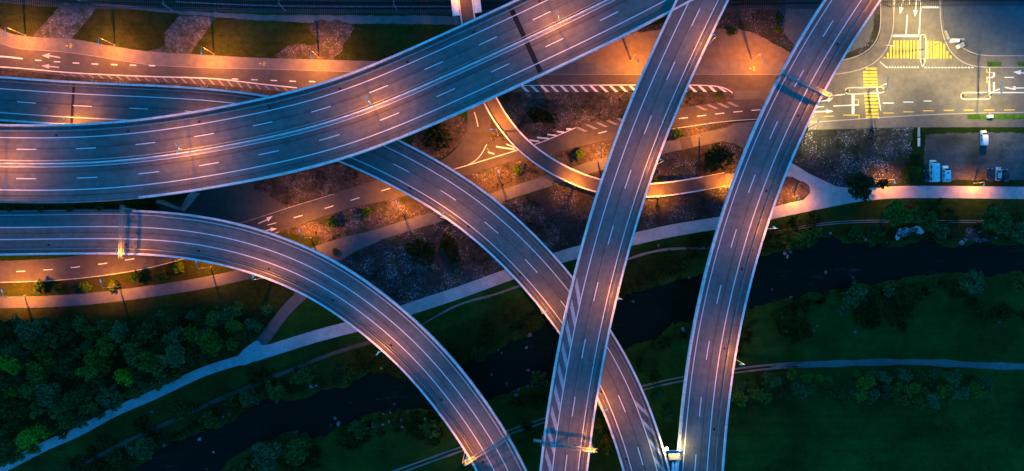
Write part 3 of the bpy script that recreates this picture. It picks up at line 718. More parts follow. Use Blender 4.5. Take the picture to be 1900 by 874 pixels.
r3 = Path([(992, 960, 18), (1001, 874, 18), (1006.5, 816, 18), (1023, 710, 18), (1046, 584, 18), (1066, 502, 18), (1096, 389.5, 18), (1129, 290, 18), (1155.7, 215.6, 18), (1202, 109.5, 18), (1253, 0, 18), (1298, -90, 18)], ztop=.9, sig=8, ext=(90, 60))
r4 = Path([(1250, 960, 13), (1254.5, 874, 13), (1258.5, 823, 13.2), (1263.5, 770, 13.5), (1273.4, 673.6, 14), (1290, 582, 14.5), (1311.6, 489, 15), (1341.4, 386, 15.5), (1376, 290, 16), (1394.5, 245.5, 16), (1440, 149, 16), (1480, 76, 16), (1528, 0, 16), (1590, -90, 16)], ztop=.9, sig=8, ext=(90, 80))
r6 = Path([(-90, 391, 8), (-40, 391, 8), (0, 391, 8), (120, 389, 8.2), (245, 388, 8.5), (365, 396, 9), (478, 421.5, 9.6), (574.5, 456, 10.2), (641, 490.7, 10.6), (707, 538.8, 11), (762, 582, 11.4), (840, 660, 11.8), (889.7, 726.6, 12), (952, 814, 12), (980, 874, 12), (1012, 950, 12)], ztop=.9, sig=8, ext=(90, 90))
r7 = Path([(870, -90, 8), (877, 0, 8), (882, 36, 8), (893, 95, 8), (908, 150, 8), (923, 188, 8), (948, 225.8, 7.8), (980, 262.4, 7), (1014.5, 288.7, 6), (1049, 308, 5.2), (1083, 324, 4.3), (1110.5, 333, 3.6), (1160, 341, 2.3), (1205.5, 341, 1.4), (1255, 336, .7), (1301.7, 327.5, .25), (1345, 319, .1)], ztop=.5, sig=4)

def ppm(z): return S0 * H / (H - z - .5)
DECKS = {'r1': (r1, 147 / ppm(15.3)), 'r2': (r2, 84 / ppm(9.8)), 'r3': (r3, 89 / ppm(18)), 'r4': (r4, 88 / ppm(15)), 'r6': (r6, 84 / ppm(10.3)), 'r7': (r7, 27 / ppm(5))}

def on_deck(x, y, zmax):
    for k, (p, w) in DECKS.items():
        d = np.linalg.norm(p.P[:, :2] - np.array([x, y]), axis=1); i = int(np.argmin(d))
        u = (np.array([x, y]) - p.P[i, :2]) @ p.N[i]
        if p.P[i, 2] < zmax - 1.5 and -1.5 < u < w + 1.5 and d[i] < w + 3: return True
    return False
G_POLYS = [np.array([list(W(*q)[:2]) for q in A_ + B_[::-1]]) for A_, B_ in ((G1_TOP, G1_BOT), (G2_TOP, G2_BOT))]
def blocked(x, y, zmax):
    if on_deck(x, y, zmax): return True
    q = np.array([[x, y]])
    if any(sdist(q, g)[0] > -1.6 for g in G_POLYS): return True
    for p, w in ((p1p, 3.5), (p2p, 3.5)):
        if np.min(np.linalg.norm(p.P[:, :2] - q, axis=1)) < w: return True
    return False

def viaduct(key, name, label, mat, par_l=(None, None), par_r=(None, None), rails=(), pw=.62, box=2.1, piers=True, cat='viaduct', group='elevated motorway decks', ph=1.0):
    path, Wd = DECKS[key]
    root = empty(name, path.at(path.L / 2, Wd / 2)); root.location.z = 0
    tag(root, label, cat, group)
    def bld(mb, nm, m):
        mb.v = [(x - root.location.x, y - root.location.y, z_) for x, y, z_ in mb.v]
        return mb.build(nm, m, root)
    mb = MB(); t = min(.5, box)
    sweep(mb, path, [(0.02, -.03), (Wd - .02, -.03), (Wd - .02, -.45), (Wd * .76, -.75), (Wd * .69, -box), (Wd * .31, -box), (Wd * .24, -.75), (0.02, -.45)]); bld(mb, 'girder', M['concrete_dark'])
    mb = MB(); sweep(mb, path, [(Wd - .3, 0), (.3, 0)], closed=False, uv=True); bld(mb, 'carriageway', mat)
    for side, (a, b_) in ((0, par_l), (1, par_r)):
        if a is False: continue
        mb = MB(); s_ = 1 if side == 0 else -1; e = 0 if side == 0 else Wd
        sweep(mb, path, [(e, -.5), (e, ph), (e + s_ * pw, ph), (e + s_ * (pw + .02), ph - .12), (e + s_ * .42, ph - .2), (e + s_ * .42, .004), (e + s_ * .3, -.3)], a, b_, uv=True); bld(mb, 'parapet', M['parapet'])
    for u, w_, a, b_ in rails:
        mb = MB(); a = 0 if a is None else a; b_ = path.L if b_ is None else b_
        sweep(mb, path, [(u - w_ / 2, .55), (u - w_ / 2, .86), (u + w_ / 2, .86), (u + w_ / 2, .55)], a, b_)
        v = a + 1
        while v < b_ - 1:
            p = path.at(v, u); tt = path.tan(v); mb.box((p.x, p.y, p.z + .28), (.12, .3, .56), math.atan2(tt.y, tt.x)); v += 4.0
        bld(mb, 'guard_rail', M['rail_steel'])
    if piers:
        v = 22.0
        while v < path.L - 10:
            for dv in (0, 6, -6, 11, -11):
                ok = True; feet = []
                for f in ((.36, .64) if Wd < 20 else (.22, .42, .58, .78)):
                    p = path.at(v + dv, Wd * f); feet.append((p, f))
                    if blocked(p.x, p.y, p.z): ok = False
                if ok:
                    tt = path.tan(v + dv); rz = math.atan2(tt.y, tt.x)
                    for p, f in feet:
                        mb = MB(); h_ = p.z - box + 3.0
                        mb.tube([(p.x, p.y, -3.0), (p.x, p.y, p.z - box)], .75, 16); bld(mb, 'pier', M['concrete_dark'])
                    break
            v += 34.0
    return root, bld, path, Wd

def mark(bld, path, specs_solid, specs_dash, name='lane_marking', mat='white'):
    mb = MB()
    for u, w_, a, b_ in specs_solid: strip(mb, path, u, w_, .03, a, b_)
    for u, w_, px in specs_dash:
        v = path.nearest(*px)[0]; dashes(mb, path, u, w_, .03, 6.0, 18.0, v - 3.0)
    bld(mb, name, M[mat])

def covers(bld, path, specs, name='drain_cover'):
    for u, v in specs:
        if 0 < v < path.L:
            mb = MB(); p = path.at(v, u, .012); tt = path.tan(v); mb.box(p, (.8, .55, .03), math.atan2(tt.y, tt.x)); bld(mb, name, M['dark_steel'])

def vpx(path, x, y): return path.nearest(x, y)[0]

# --- the wide motorway
root, bld, P_, Wd = viaduct('r1', 'motorway_viaduct', 'widest elevated motorway, two carriageways split by a median, sweeping along the top left', M['motorway_asphalt'], par_r=(vpx(r1, 250, 372 - 147), None), rails=((2.05, .42, None, None),))
q = Wd / 147.0
mark(bld, P_, [(24.5 * q, .28, None, None), (67.5 * q, .28, None, None), (79 * q, .28, None, None), (122.5 * q, .28, None, None)], [(46 * q, .26, (1013, 42 - 0)), (101 * q, .26, (1030, 78))])
mb = MB(); uc = 73.2 * q
sweep(mb, P_, [(uc - .30, 0.004), (uc - .12, .85), (uc + .12, .85), (uc + .30, 0.004)]); bld(mb, 'median_barrier', M['concrete'])
for du in (-.75, .75):
    mb = MB(); sweep(mb, P_, [(uc + du - .1, .5), (uc + du - .1, .8), (uc + du + .1, .8), (uc + du + .1, .5)])
    v = 1
    while v < P_.L: p = P_.at(v, uc + du, .25); tt = P_.tan(v); mb.box(p, (.1, .1, .5), math.atan2(tt.y, tt.x)); v += 4
    bld(mb, 'guard_rail', M['rail_steel'])
va = vpx(P_, 945, 18); vb = va
mb = MB(); sweep(mb, P_, [(Wd - .9, .022), (1.4, .022)], va - .75, va + .75, closed=False, step=.5); bld(mb, 'expansion_joint', M['dark_steel'])
for dv in (-.45, 0, .45):
    mb = MB(); p0, p1 = P_.at(va + dv, 1.6, .04), P_.at(va + dv, Wd - 1.0, .04); mb.tube([p0, p1], .045, 6); bld(mb, 'joint_lamella', M['dark_steel'])
mb = MB(); sweep(mb, P_, [(Wd - 1.1, .5), (Wd - 1.1, .75), (Wd - 1.0, .75), (Wd - 1.0, .5)]); bld(mb, 'hand_rail', M['rail_steel'])
covers(bld, P_, [(3.3, v) for v in range(12, 480, 22)] + [(uc + .45, v) for v in range(20, 480, 24)])

# --- the ramp that dives under the motorway and comes out as the diagonal
root, bld, P_, Wd = viaduct('r2', 'ramp_viaduct', 'dark ramp passing under the motorway and out again diagonally, under the straight ramp', M['loop_asphalt'], rails=((1.5, .22, None, None), (Wd - 1.7 if False else 12.55, .22, vpx(r2, 747, 260), None)))
q = Wd / 84.0
mark(bld, P_, [(22.5 * q, .25, None, None), (67.5 * q, .25, None, None)], [(45 * q, .24, (746, 310))])
va = vpx(P_, 134, 151)
mb = MB(); sweep(mb, P_, [(Wd - .9, .022), (.9, .022)], va - .45, va + .45, closed=False, step=.45); bld(mb, 'expansion_joint', M['dark_steel'])
mb = MB(); v0 = vpx(P_, 1176, 738); v1 = P_.L - 9; v = v0
while v < v1:
    a, b_ = 23.5 * q, Wd - 0.0; u0, u1 = 1.15, 22 * q
    mb.add([P_.at(v + 5.6, u0, .032), P_.at(v + 7.8, u0, .032), P_.at(v + 2.2, u1, .032), P_.at(v, u1, .032)], [(0, 1, 2, 3)]); v += 6.3
bld(mb, 'hatching', M['worn_white'])
covers(bld, P_, [(12.0, v) for v in range(150, 440, 24)])

# --- straight ramp over everything
root, bld, P_, Wd = viaduct('r3', 'ramp_viaduct', 'topmost, nearly straight ramp over the diagonal ramp, its lower left shoulder hatched', M['deck_asphalt'], rails=((12.55, .22, None, None), (12.15, .12, None, None)))
q = Wd / 89.0
mark(bld, P_, [(24 * q, .26, None, None), (71.5 * q, .26, None, None)], [(47.8 * q, .24, (1287, 29 + 0))])
mb = MB(); v = max(2, vpx(P_, 1001, 874) - 60); ve = vpx(P_, 1046, 560)
while v < ve:
    mb.add([P_.at(v, 22.8 * q, .032), P_.at(v + 2.7, 22.8 * q, .032), P_.at(v + 8.5, 7.5 * q, .032), P_.at(v + 5.8, 7.5 * q, .032)], [(0, 1, 2, 3)]); v += 6.55
bld(mb, 'hatching', M['worn_white'])
mb = MB(); vv = P_.vs(5, P_.L - 5, .8); vs_ = []
for i, v in enumerate(vv):
    w_ = max(.004, .06 + .09 * noise.noise((v * .5, 0, 3))); o_ = 46.5 * q + .05 * noise.noise((v * .3, 5, 0)); vs_ += [P_.at(v, o_ + w_, .03), P_.at(v, o_ - w_, .03)]
mb.add(vs_, [(2 * i, 2 * i + 1, 2 * i + 3, 2 * i + 2) for i in range(len(vv) - 1)])
bld(mb, 'joint_sealant', M['faint_white'])
covers(bld, P_, [(11.4, v) for v in range(8, 330, 26)])

# --- right hand ramp
root, bld, P_, Wd = viaduct('r4', 'ramp_viaduct', 'rightmost ramp with broad right shoulder, from the gore sign up past the junction', M['deck_asphalt'], rails=((11.9, .22, None, None), (12.3, .10, None, None)))
q = Wd / 88.0
mark(bld, P_, [(13 * q, .26, None, None), (58.5 * q, .26, None, None)], [(35.5 * q, .24, (1537, 50))])
covers(bld, P_, [(10.8, v) for v in range(14, 330, 26)])
# paved tip of the gore between the two ramps
gz = 13.0
mb = MB(); poly_mesh(mb, [tuple(W(x, y, gz)[:2]) for x, y in ((1238, 850), (1258.5, 850), (1256, 950), (1256, 980), (1266, 980), (1252, 905))], gz - .02)
bld(mb, 'gore_slab', M['deck_asphalt'])

# --- lower left curve
root, bld, P_, Wd = viaduct('r6', 'ramp_viaduct', 'curved ramp entering at lower left and bending down across the river', M['deck_asphalt'], par_l=(vpx(r6, 246, 388), None), rails=((1.35, .14, None, None), (12.3, .30, None, None), (11.6, .10, vpx(r6, 330, 393), None)))
q = Wd / 84.0
mark(bld, P_, [(9 * q, .16, None, vpx(r6, 300, 391)), (32 * q - 3.6 * 0, .27, None, None), (32 * q + 22.5 * q, .27, None, None), (10 * q, .18, vpx(r6, 300, 391), None)], [])
covers(bld, P_, [(11.0, v) for v in range(20, 440, 25)])

# --- narrow cycle bridge
root, bld, P_, Wd = viaduct('r7', 'cycle_bridge', 'narrow orange lit cycle bridge bending down from the motorway to the ground', M['main_asphalt'], par_l=(None, vpx(r7, 1301, 328)), par_r=(None, vpx(r7, 1305, 340)), pw=.22, box=.7, piers=False, cat='footbridge', group=None, ph=.95)
for v in (8, 22):
    pass
for side, (y0, y1) in ((0, (-40, 26.5)), (1, (-40, 29.5))):
    mb = MB(); v0 = 2; v1 = vpx(P_, 881, y1)
    u = -2.3 if side == 0 else Wd + .1
    sweep(mb, P_, [(u, .9), (u, 1.05), (u + 2.2, 1.05), (u + 2.2, .9)], v0, v1); bld(mb, 'protective_screen', M['concrete'])
for v in (15, 30, 60, 82, 96):
    for f in (.5,):
        p = P_.at(v, Wd * f)
        if p.z > 2.5 and not blocked(p.x, p.y, p.z):
            mb = MB(); mb.tube([(p.x, p.y, -.5), (p.x, p.y, p.z - .7)], .45, 14); bld(mb, 'pier', M['concrete_dark'])

# earth fill and wing wall at the left end
mb = MB(); pts = [W(x, y, 7.2) for x, y in ((-90, 372), (100, 374), (200, 373), (244, 371), (262, 378), (246, 392), (120, 394), (-90, 396))]
n = len(pts); mb.add([(p.x, p.y, -.5) for p in pts] + [(p.x, p.y, 7.2) for p in pts], [(i, (i + 1) % n, n + (i + 1) % n, n + i) for i in range(n)])
poly_mesh(mb, [(p.x, p.y) for p in pts], 7.2)
tag(mb.build('embankment', M['scrub']), kind='structure')
ww = empty('wing_wall', W(345, 374)); tag(ww, 'angular concrete wing wall between the motorway and the lower left ramp', 'wall')
mb = MB(); loc = [W(x, y) - ww.location for x, y in ((372, 358), (364, 362), (340, 388), (343, 392))]
mb.add([(p.x, p.y, 0) for p in loc] + [(p.x, p.y, h_) for p, h_ in zip(loc, (5.5, 5.5, 2.0, 2.0))], [(0, 1, 5, 4), (1, 2, 6, 5), (2, 3, 7, 6), (3, 0, 4, 7), (4, 5, 6, 7)]); mb.build('wall_panel', M['concrete_dark'], ww)
mb = MB(); loc = [W(x, y) - ww.location for x, y in ((305, 372), (338, 387), (336, 390), (302, 377))]
mb.add([(p.x, p.y, 0) for p in loc] + [(p.x, p.y, h_) for p, h_ in zip(loc, (4.5, 1.9, 1.9, 4.5))], [(0, 1, 5, 4), (1, 2, 6, 5), (2, 3, 7, 6), (3, 0, 4, 7), (4, 5, 6, 7)]); mb.build('wall_panel', M['concrete_dark'], ww)

# ------------------------------------------------------------------ lamps
def lamp_light(parent, loc, power, col, size=R(156), rot=(0, 0, 0)):
    l = bpy.data.lights.new('lamp_light', 'SPOT'); l.energy = power; l.color = col
    l.spot_size = size; l.spot_blend = .7; l.shadow_soft_size = .13
    # road luminaires throw more light sideways than straight down
    l.use_nodes = True; nt = l.node_tree; em = nt.nodes['Emission']
    tc = nt.nodes.new('ShaderNodeTexCoord'); sp = nt.nodes.new('ShaderNodeSeparateXYZ'); nt.links.new(tc.outputs['Normal'], sp.inputs[0])
    ab = nt.nodes.new('ShaderNodeMath'); ab.operation = 'ABSOLUTE'; nt.links.new(sp.outputs[2], ab.inputs[0])
    mx = nt.nodes.new('ShaderNodeMath'); mx.operation = 'MAXIMUM'; nt.links.new(ab.outputs[0], mx.inputs[0]); mx.inputs[1].default_value = .42
    pw_ = nt.nodes.new('ShaderNodeMath'); pw_.operation = 'POWER'; nt.links.new(mx.outputs[0], pw_.inputs[0]); pw_.inputs[1].default_value = -1.7 if col == WHITE_LAMP else -1.05
    nt.links.new(pw_.outputs[0], em.inputs['Strength'])
    o = bpy.data.objects.new('lamp_light', l); COL.objects.link(o); o.parent = parent; o.location = loc; o.rotation_euler = rot
    return o

def street_lamp(base, ang, h, arm, label, group, col=SODIUM, power=1.0, heads=(1,), lens='sodium_lens', hl=1.0, name='street_lamp', bracket=None, tilt=0.0, cone=R(156)):
    root = empty(name, base, ang); tag(root, label, 'street lamp', group)
    mb = MB(); mb.tube([(0, 0, -.05), (0, 0, .5), (0, 0, h * .5), (0, 0, h - .25)], [.13, .12, .10, .075], 10); mb.build('pole', M['pole'], root)
    mb = MB(); mb.tube([(0, 0, -.05), (0, 0, .12)], .26, 10); mb.build('base_plate', M['concrete_dark'], root)
    for s_ in heads:
        a = MB(); a.tube([(0, 0, h - .3), (s_ * arm * .25, 0, h - .02), (s_ * arm * .7, 0, h + .08), (s_ * (arm), 0, h + .1)], [.09, .085, .08, .07], 8); a.build('arm', M['pole'], root)
        hb_ = MB(); rings = []
        for t, w_, zz in ((-.12, .08, .02), (.0, .14, .05), (hl * .4, .27, .08), (hl * .8, .24, .06), (hl, .08, .02)):
            rings.append([(s_ * (arm + t), w_ * math.cos(k * math.pi / 5) , h + .1 + (zz + .04) * math.sin(k * math.pi / 5) - .02) for k in range(10)])
        hb_.loft(rings); hd = hb_.build('lamp_head', M['head'], root, True)
        lb = MB(); lb.box((s_ * (arm + hl * .45), 0, h + .015), (hl * .5, .22, .03)); lb.build('lens', M[lens], hd)
        lamp_light(root, (s_ * (arm + hl * .45), 0, h - .06), LAMP_POWER * power, col, cone, rot=(0, -s_ * tilt, 0))
    return root

def ground_lamp(hx, hy, d, label, group, h=9.0, arm=1.9, **kw):
    a = math.atan2(-d[1], d[0]); p = W(hx, hy, h)
    base = Vector((p.x - math.cos(a) * (arm + .35), p.y - math.sin(a) * (arm + .35), 0))
    return street_lamp(base, a, h, arm, label, group, **kw)

GM = 'street lamps along the main road'
for hx, hy, lb in ((10, 63, 'orange street lamp at far left end of the main road beside the grass bank'), (183, 82, 'orange street lamp on the grass edge between the first and second stone slopes'),
                   (374, 99, 'orange street lamp at the foot of the second stone slope'), (577, 105.5, 'orange street lamp at the foot of the broken gravel patch, nearest the motorway deck')):
    ground_lamp(hx, hy, (0.05, 1), lb, GM, power=2.1, tilt=R(8))
ground_lamp(1184, 112, (.35, 1), 'orange street lamp at the tan gravel lot, tucked against the straight ramp', GM, power=1.8)
ground_lamp(1417, 110.5, (.3, 1), 'orange street lamp at the tan gravel lot, close to the right hand ramp', GM, power=1.6)
GS = 'street lamps along the lower slip road'
for hx, hy, d, lb in ((4, 540.5, (-.3, -1), 'orange street lamp in the shrubs at the far left of the slip road'), (187, 522, (-.3, -1), 'orange street lamp on the grass strip right below the lower left ramp'),
                      (364, 485.7, (-.3, -1), 'orange street lamp partly tucked below the curved ramp parapet beside the slip road'), (556, 429, (-.4, -1), 'orange street lamp on pale gravel just above the curved ramp'),
                      (735.4, 374.6, (-.3, -1), 'orange street lamp on gravel beside the diagonal ramp and slip road'), (925, 319.5, (-.3, -1), 'orange street lamp between the diagonal ramp and the cycle bridge'),
                      (1112.5, 276, (-.2, -1), 'orange street lamp right of the cycle bridge next to the straight ramp'), (1312, 232, (0, -1), 'orange street lamp on the narrow gravel strip between the two upright ramps')):
    ground_lamp(hx, hy, d, lb, GS, power=3.0 if hx < 20 else 1.7, tilt=R(10), cone=R(142))
ground_lamp(911.5, 240, (-1, .05), 'orange street lamp beside the small loop road and cycle bridge', 'street lamps along the loop road', power=2.0, arm=1.4, h=13, cone=R(164))

def deck_lamp(key, px, py, label, group, side=1, inset=-.2, arm=.8, h=9.0, power=1.0, **kw):
    path, Wd = DECKS[key]; v = path.nearest(px, py, h)[0]
    u = Wd - inset if side else inset
    p = path.at(v, u); t = path.tan(v); n = Vector((t.y, -t.x, 0)); a = -n if side else n
    p.z += .0
    o = street_lamp(p, math.atan2(a.y, a.x), h, arm, label, group, power=power, **{'tilt': R(16), 'cone': R(150), **kw})
    mb = MB(); mb.box((.15, 0, -.2), (.5, .5, .5)); mb.build('bracket', M['concrete_dark'], o)
    return o
GD = 'street lamps on the outer parapets of the ramps'
for key, x, y, lb in (('r6', 216, 479, 'orange lamp on the lower left ramp parapet by the left sign gantry'), ('r6', 466, 524, 'orange lamp on the curved ramp parapet above the dark grass bank'),
                      ('r6', 694, 660, 'orange lamp on the curved ramp parapet over the river bank'), ('r6', 861, 859, 'orange lamp beside the lower sign gantry of the curved ramp'),
                      ('r2', 818, 408, 'orange lamp on the diagonal ramp parapet above the stony bed'), ('r2', 1003, 584, 'orange lamp on the diagonal ramp parapet at the river, left of the straight ramp'),
                      ('r2', 1116, 765, 'orange lamp on the diagonal ramp parapet, right of the straight ramp'),
                      ('r3', 1326, 60.7, 'orange lamp at the top of the straight ramp parapet by the tan lot'), ('r3', 1227, 299, 'orange lamp on the straight ramp parapet above the dark shrub bed'),
                      ('r3', 1150.7, 557, 'orange lamp on the straight ramp parapet over the river'), ('r3', 1101, 838, 'orange lamp on the straight ramp parapet beside its sign gantry'),
                      ('r4', 1544, 174, 'orange lamp on the right ramp parapet by the sign gantry at the junction'), ('r4', 1440, 418.7, 'orange lamp on the right ramp parapet above the river bank'),
                      ('r4', 1377, 677.5, 'orange lamp on the right ramp parapet where the field track passes')):
    deck_lamp(key, x, y, lb, GD, power=.52)
deck_lamp('r2', 118, 229, 'bright orange lamp on the dark ramp, squeezed under the motorway edge', GD, power=.8, h=6.0, inset=.1)
deck_lamp('r2', 372, 219, 'lamp on the dark ramp mostly covered by the motorway deck, right of the bright one', GD, power=.5, h=5.0, inset=.1)
deck_lamp('r4', 1645, -40, 'orange lamp on the right ramp parapet just beyond the top of the picture', GD, power=.52)
deck_lamp('r3', 1410, -150, 'orange lamp on the straight ramp parapet just beyond the top of the picture', GD, power=.52)
GMed = 'double headed lamps on the motorway median'
for x, y, lb in ((331, 286, 'double headed lamp on the motorway median, leftmost of the visible three'), (689, 192, 'double headed lamp in the middle of the motorway median'), (1037, 31, 'double headed lamp on the motorway median next to the black expansion joint'), (-30, 310, 'double headed lamp on the motorway median just beyond the left edge')):
    path, Wd = DECKS['r1']; v = path.nearest(x, y, 9)[0]; p = path.at(v, 73.2 * Wd / 147); t = path.tan(v)
    street_lamp(p, math.atan2(t.x, -t.y), 9.0, .75, lb, GMed, power=.42, heads=(1, -1), hl=.7)
GP = 'low lamps on the riverside path'
for hx, hy, d, lb in ((1825, 343.5, (-.3, 1), 'low orange path lamp on the grass edge of the car park'), (1660, 338, (0, 1), 'low orange path lamp hidden beside the dark roadside tree'), (1482, 368, (-.3, 1), 'low orange path lamp at the tip of the little path island'), (1990, 345, (0, 1), 'low orange path lamp just beyond the right edge')):
    ground_lamp(hx, hy, d, lb, GP, h=5.0, arm=.7, tilt=R(12), cone=R(152), power=.5, name='path_lamp')
GB = 'low lamps along the cycle bridge'
for px, py, side, lb, pw in ((1071, 350, 1, 'low orange lamp on the outer rail of the cycle bridge bend', .3), (1222, 367, 1, 'low orange lamp on the cycle bridge rail right of the straight ramp', .3), (1358, 345, 1, 'low orange lamp at the foot of the cycle bridge under the right ramp', .36), (852, -14, 1, 'low orange lamp on the cycle bridge at the railway screens', .09)):
    deck_lamp('r7', px, py, lb, GB, h=4.5, arm=.5, power=pw * 2.6, inset=-.1, name='path_lamp', hl=.5)
# warm white lamps at the junction
GJ = 'tall white street lamps at the junction'
kw = dict(col=WHITE_LAMP, lens='white_lens', cone=R(150))
def mast(bx, by, ang, h, arm, heads, label, power): return street_lamp(W(bx, by), ang, h, arm, label, GJ, power=power, heads=heads, **kw)
mast(1613, 168, R(90), 11, .9, (1, -1), 'tall double headed white lamp on the left traffic island', .58)
mast(1813, 178, R(90), 11, 1.0, (1, -1), 'tall double headed white lamp on the right traffic island', .66)
mast(1714, 92, R(5), 10, .8, (1,), 'white lamp on the pointed traffic island', .95)
mast(1655, 14, R(-20), 10, 2.6, (1,), 'white lamp with a long arm on the left pavement of the side street', .75)
mast(1500, 236, R(60), 6, .6, (1,), 'short white lamp on the lower pavement by the right ramp', .5)
# ------------------------------------------------------------------ gantries
def truss(mb, a, b_, w_, h_, n, r=.042):
    a = Vector(a); b_ = Vector(b_); d = (b_ - a); t = d.normalized(); s_ = Vector((-t.y, t.x, 0)) * w_ / 2; up = Vector((0, 0, h_ / 2))
    C = [s_ + up, -s_ + up, -s_ - up, s_ - up]
    for c in C: mb.tube([a + c, b_ + c], r * 1.5, 6)
    for i in range(n):
        p, q_ = a + d * i / n, a + d * (i + 1) / n
        for k in range(4):
            c1, c2 = C[k], C[(k + 1) % 4]
            mb.tube([p + c1, q_ + c2] if i % 2 else [p + c2, q_ + c1], r * .7, 5); mb.tube([p + c1, p + c2], r * .7, 5)

def gantry(key, px, py, label, h=6.6, panels=(), over=(.9, .9), w_=.9, walk=False):
    path, Wd = DECKS[key]; v = path.nearest(px, py)[0]
    A = path.at(v, -.25); B = path.at(v, Wd + .25); root = empty('sign_gantry', A); tag(root, label, 'sign gantry', 'sign gantries over the ramps')
    a = Vector((0, 0, 0)); b_ = B - A; t = (b_ - a).normalized(); t.z = 0
    for p in (a, b_):
        mb = MB(); mb.box((p.x, p.y, p.z + h / 2 - .4), (.42, .42, h + .2), math.atan2(t.y, t.x)); mb.build('post', M['gantry'], root)
    mb = MB(); truss(mb, a - t * over[0] + Vector((0, 0, h)), b_ + t * over[1] + Vector((0, 0, h)), w_, .9, 16); mb.build('truss', M['gantry'], root)
    if walk: mb = MB(); m_ = (a + b_) / 2; mb.box((m_.x, m_.y, m_.z + h - .46), ((b_ - a).length + 1.2, .55, .05), math.atan2(t.y, t.x)); mb.build('walkway', M['steel'], root)
    for f0, f1, ph_, dn, m in panels:
        c = a + (b_ - a) * (f0 + f1) / 2; n = Vector((-t.y, t.x, 0)) * .62 * dn
        mb = MB(); mb.box((c.x + n.x, c.y + n.y, c.z + h - .1), ((b_ - a).length * (f1 - f0), .14, ph_), math.atan2(t.y, t.x)); mb.build('sign_panel', M[m], root)
    return root
gantry('r6', 247, 388, 'long lattice sign gantry across the lower left ramp near the embankment')
gantry('r6', 943, 798, 'lattice sign gantry over the lower end of the curved ramp by the river', panels=((.44, .56, 1.0, 1, 'sign_back'), (.27, .38, 1.0, 1, 'sign_back'), (.86, 1.04, 1.8, 1, 'sign_blue')))
gantry('r3', 1008, 808, 'lattice sign gantry over the hatched end of the straight ramp', panels=((.30, .42, 1.0, 1, 'sign_back'), (.64, .74, 1.0, 1, 'sign_back'), (-.2, -.04, 2.4, 1, 'sign_back')))
gantry('r4', 1443, 146, 'sign gantry with broad panels over the right ramp beside the junction', panels=((.10, .34, 1.1, -1, 'sign_back'), (.38, .62, 1.1, -1, 'sign_back'), (.68, .90, 1.0, -1, 'sign_blue')))

# ------------------------------------------------------------------ traffic signal arms and signs at the junction
def signal(base_px, end_px, label, n=2, h=5.6):
    A = W(*base_px); E = W(end_px[0], end_px[1], h); root = empty('traffic_signal', A); tag(root, label, 'traffic light', 'traffic lights on long arms at the junction')
    e = E - A; e.z = 0
    mb = MB(); mb.tube([(0, 0, 0), (0, 0, h)], [.14, .11], 10); mb.build('pole', M['pole'], root)
    mb = MB(); mb.tube([(0, 0, h - .2), (e.x, e.y, h)], [.13, .09], 8); mb.build('arm', M['white_paint'], root)
    for k in range(n):
        c = e * (.55 + .43 * k); a_ = math.atan2(e.y, e.x)
        mb = MB(); mb.box((c.x + .25 * math.sin(a_), c.y, h - .5), (.32, .32, .95), a_); hd = mb.build('signal_head', M['black'], root)
        for j in range(3):
            mb = MB(); mb.tube([(c.x + .25 * math.sin(a_) - .17, c.y, h - .22 - j * .28), (c.x + .25 * math.sin(a_) - .3, c.y, h - .22 - j * .28)], .1, 10); mb.build('signal_lens', M['red_glass'] if j == 0 else M['black'], hd)
    return root
signal((1611, 170), (1634, 205), 'white signal arm reaching down from the left traffic island across two lanes')
signal((1814, 180), (1836, 126), 'white signal arm reaching up from the right traffic island')
signal((1648, 90), (1645, 84), 'short traffic light at the kerb left of the upper yellow crossing', n=1, h=3.4)
signal((1622, 222), (1625, 219), 'short traffic light on the lower pavement below the left yellow crossing', n=1, h=3.4)

def sign(px, py, h, size, label, mat='sign_blue', ang=0):
    root = empty('road_sign', W(px, py), ang); tag(root, label, 'road sign', 'small road signs near the junction')
    mb = MB(); mb.tube([(0, 0, 0), (0, 0, h)], .04, 8); mb.build('post', M['pole'], root)
    mb = MB(); mb.tube([(-.03, 0, h - .3), (.03, 0, h - .3)], size / 2, 20); mb.build('sign_face', M[mat], root)
sign(1636, 168, 2.4, .9, 'round blue sign on the end of the left traffic island')
sign(1831, 178.5, 2.4, .9, 'round blue sign on the end of the right traffic island')
sign(1712.5, 112, 2.4, .9, 'round blue sign on the tip of the pointed traffic island', ang=R(90))
sign(1509, 240, 2.6, .7, 'round blue sign on the lower pavement beside the right ramp')
def box_thing(name, px, py, size, rz, label, cat, m, lid='sign_back', zoff=0):
    root = empty(name, W(px, py, zoff), rz); tag(root, label, cat)
    mb = MB(); x, y, z_ = size; bv = .06
    mb.loft([[(sx * (x / 2 - i), sy * (y / 2 - i), zz) for sx, sy in ((-1, -1), (1, -1), (1, 1), (-1, 1))] for i, zz in ((0, 0), (0, z_ - bv), (bv, z_))]); mb.build('cabinet_body', M[m], root)
    mb = MB(); mb.box((0, 0, z_ + .04), (x * .9, y * .9, .07)); mb.build('lid', M[lid], root)
    mb = MB(); mb.box((0, -y / 2 - .015, z_ * .5), (x * .8, .03, z_ * .75)); mb.build('door', M[lid], root)
box_thing('utility_cabinet', 1779, 86, (2.0, 1.2, 1.5), R(25), 'pale utility cabinet at the rounded corner of the blue yard', 'cabinet', 'white_paint')
box_thing('utility_cabinet', 1769, 77, (2.6, .9, 1.3), 0, 'long pale utility cabinet beside the crossing, above the other cabinet', 'cabinet', 'white_paint', 'head')
box_thing('utility_cabinet', 1834, 217, (1.6, 1.0, 1.2), 0, 'white cabinet standing on the green verge strip', 'cabinet', 'white_paint', 'white_paint')
mb = MB(); wl = empty('boundary_wall', W(1755, 66)); tag(wl, 'short dark wall at the corner of the blue yard by the side street', 'wall')
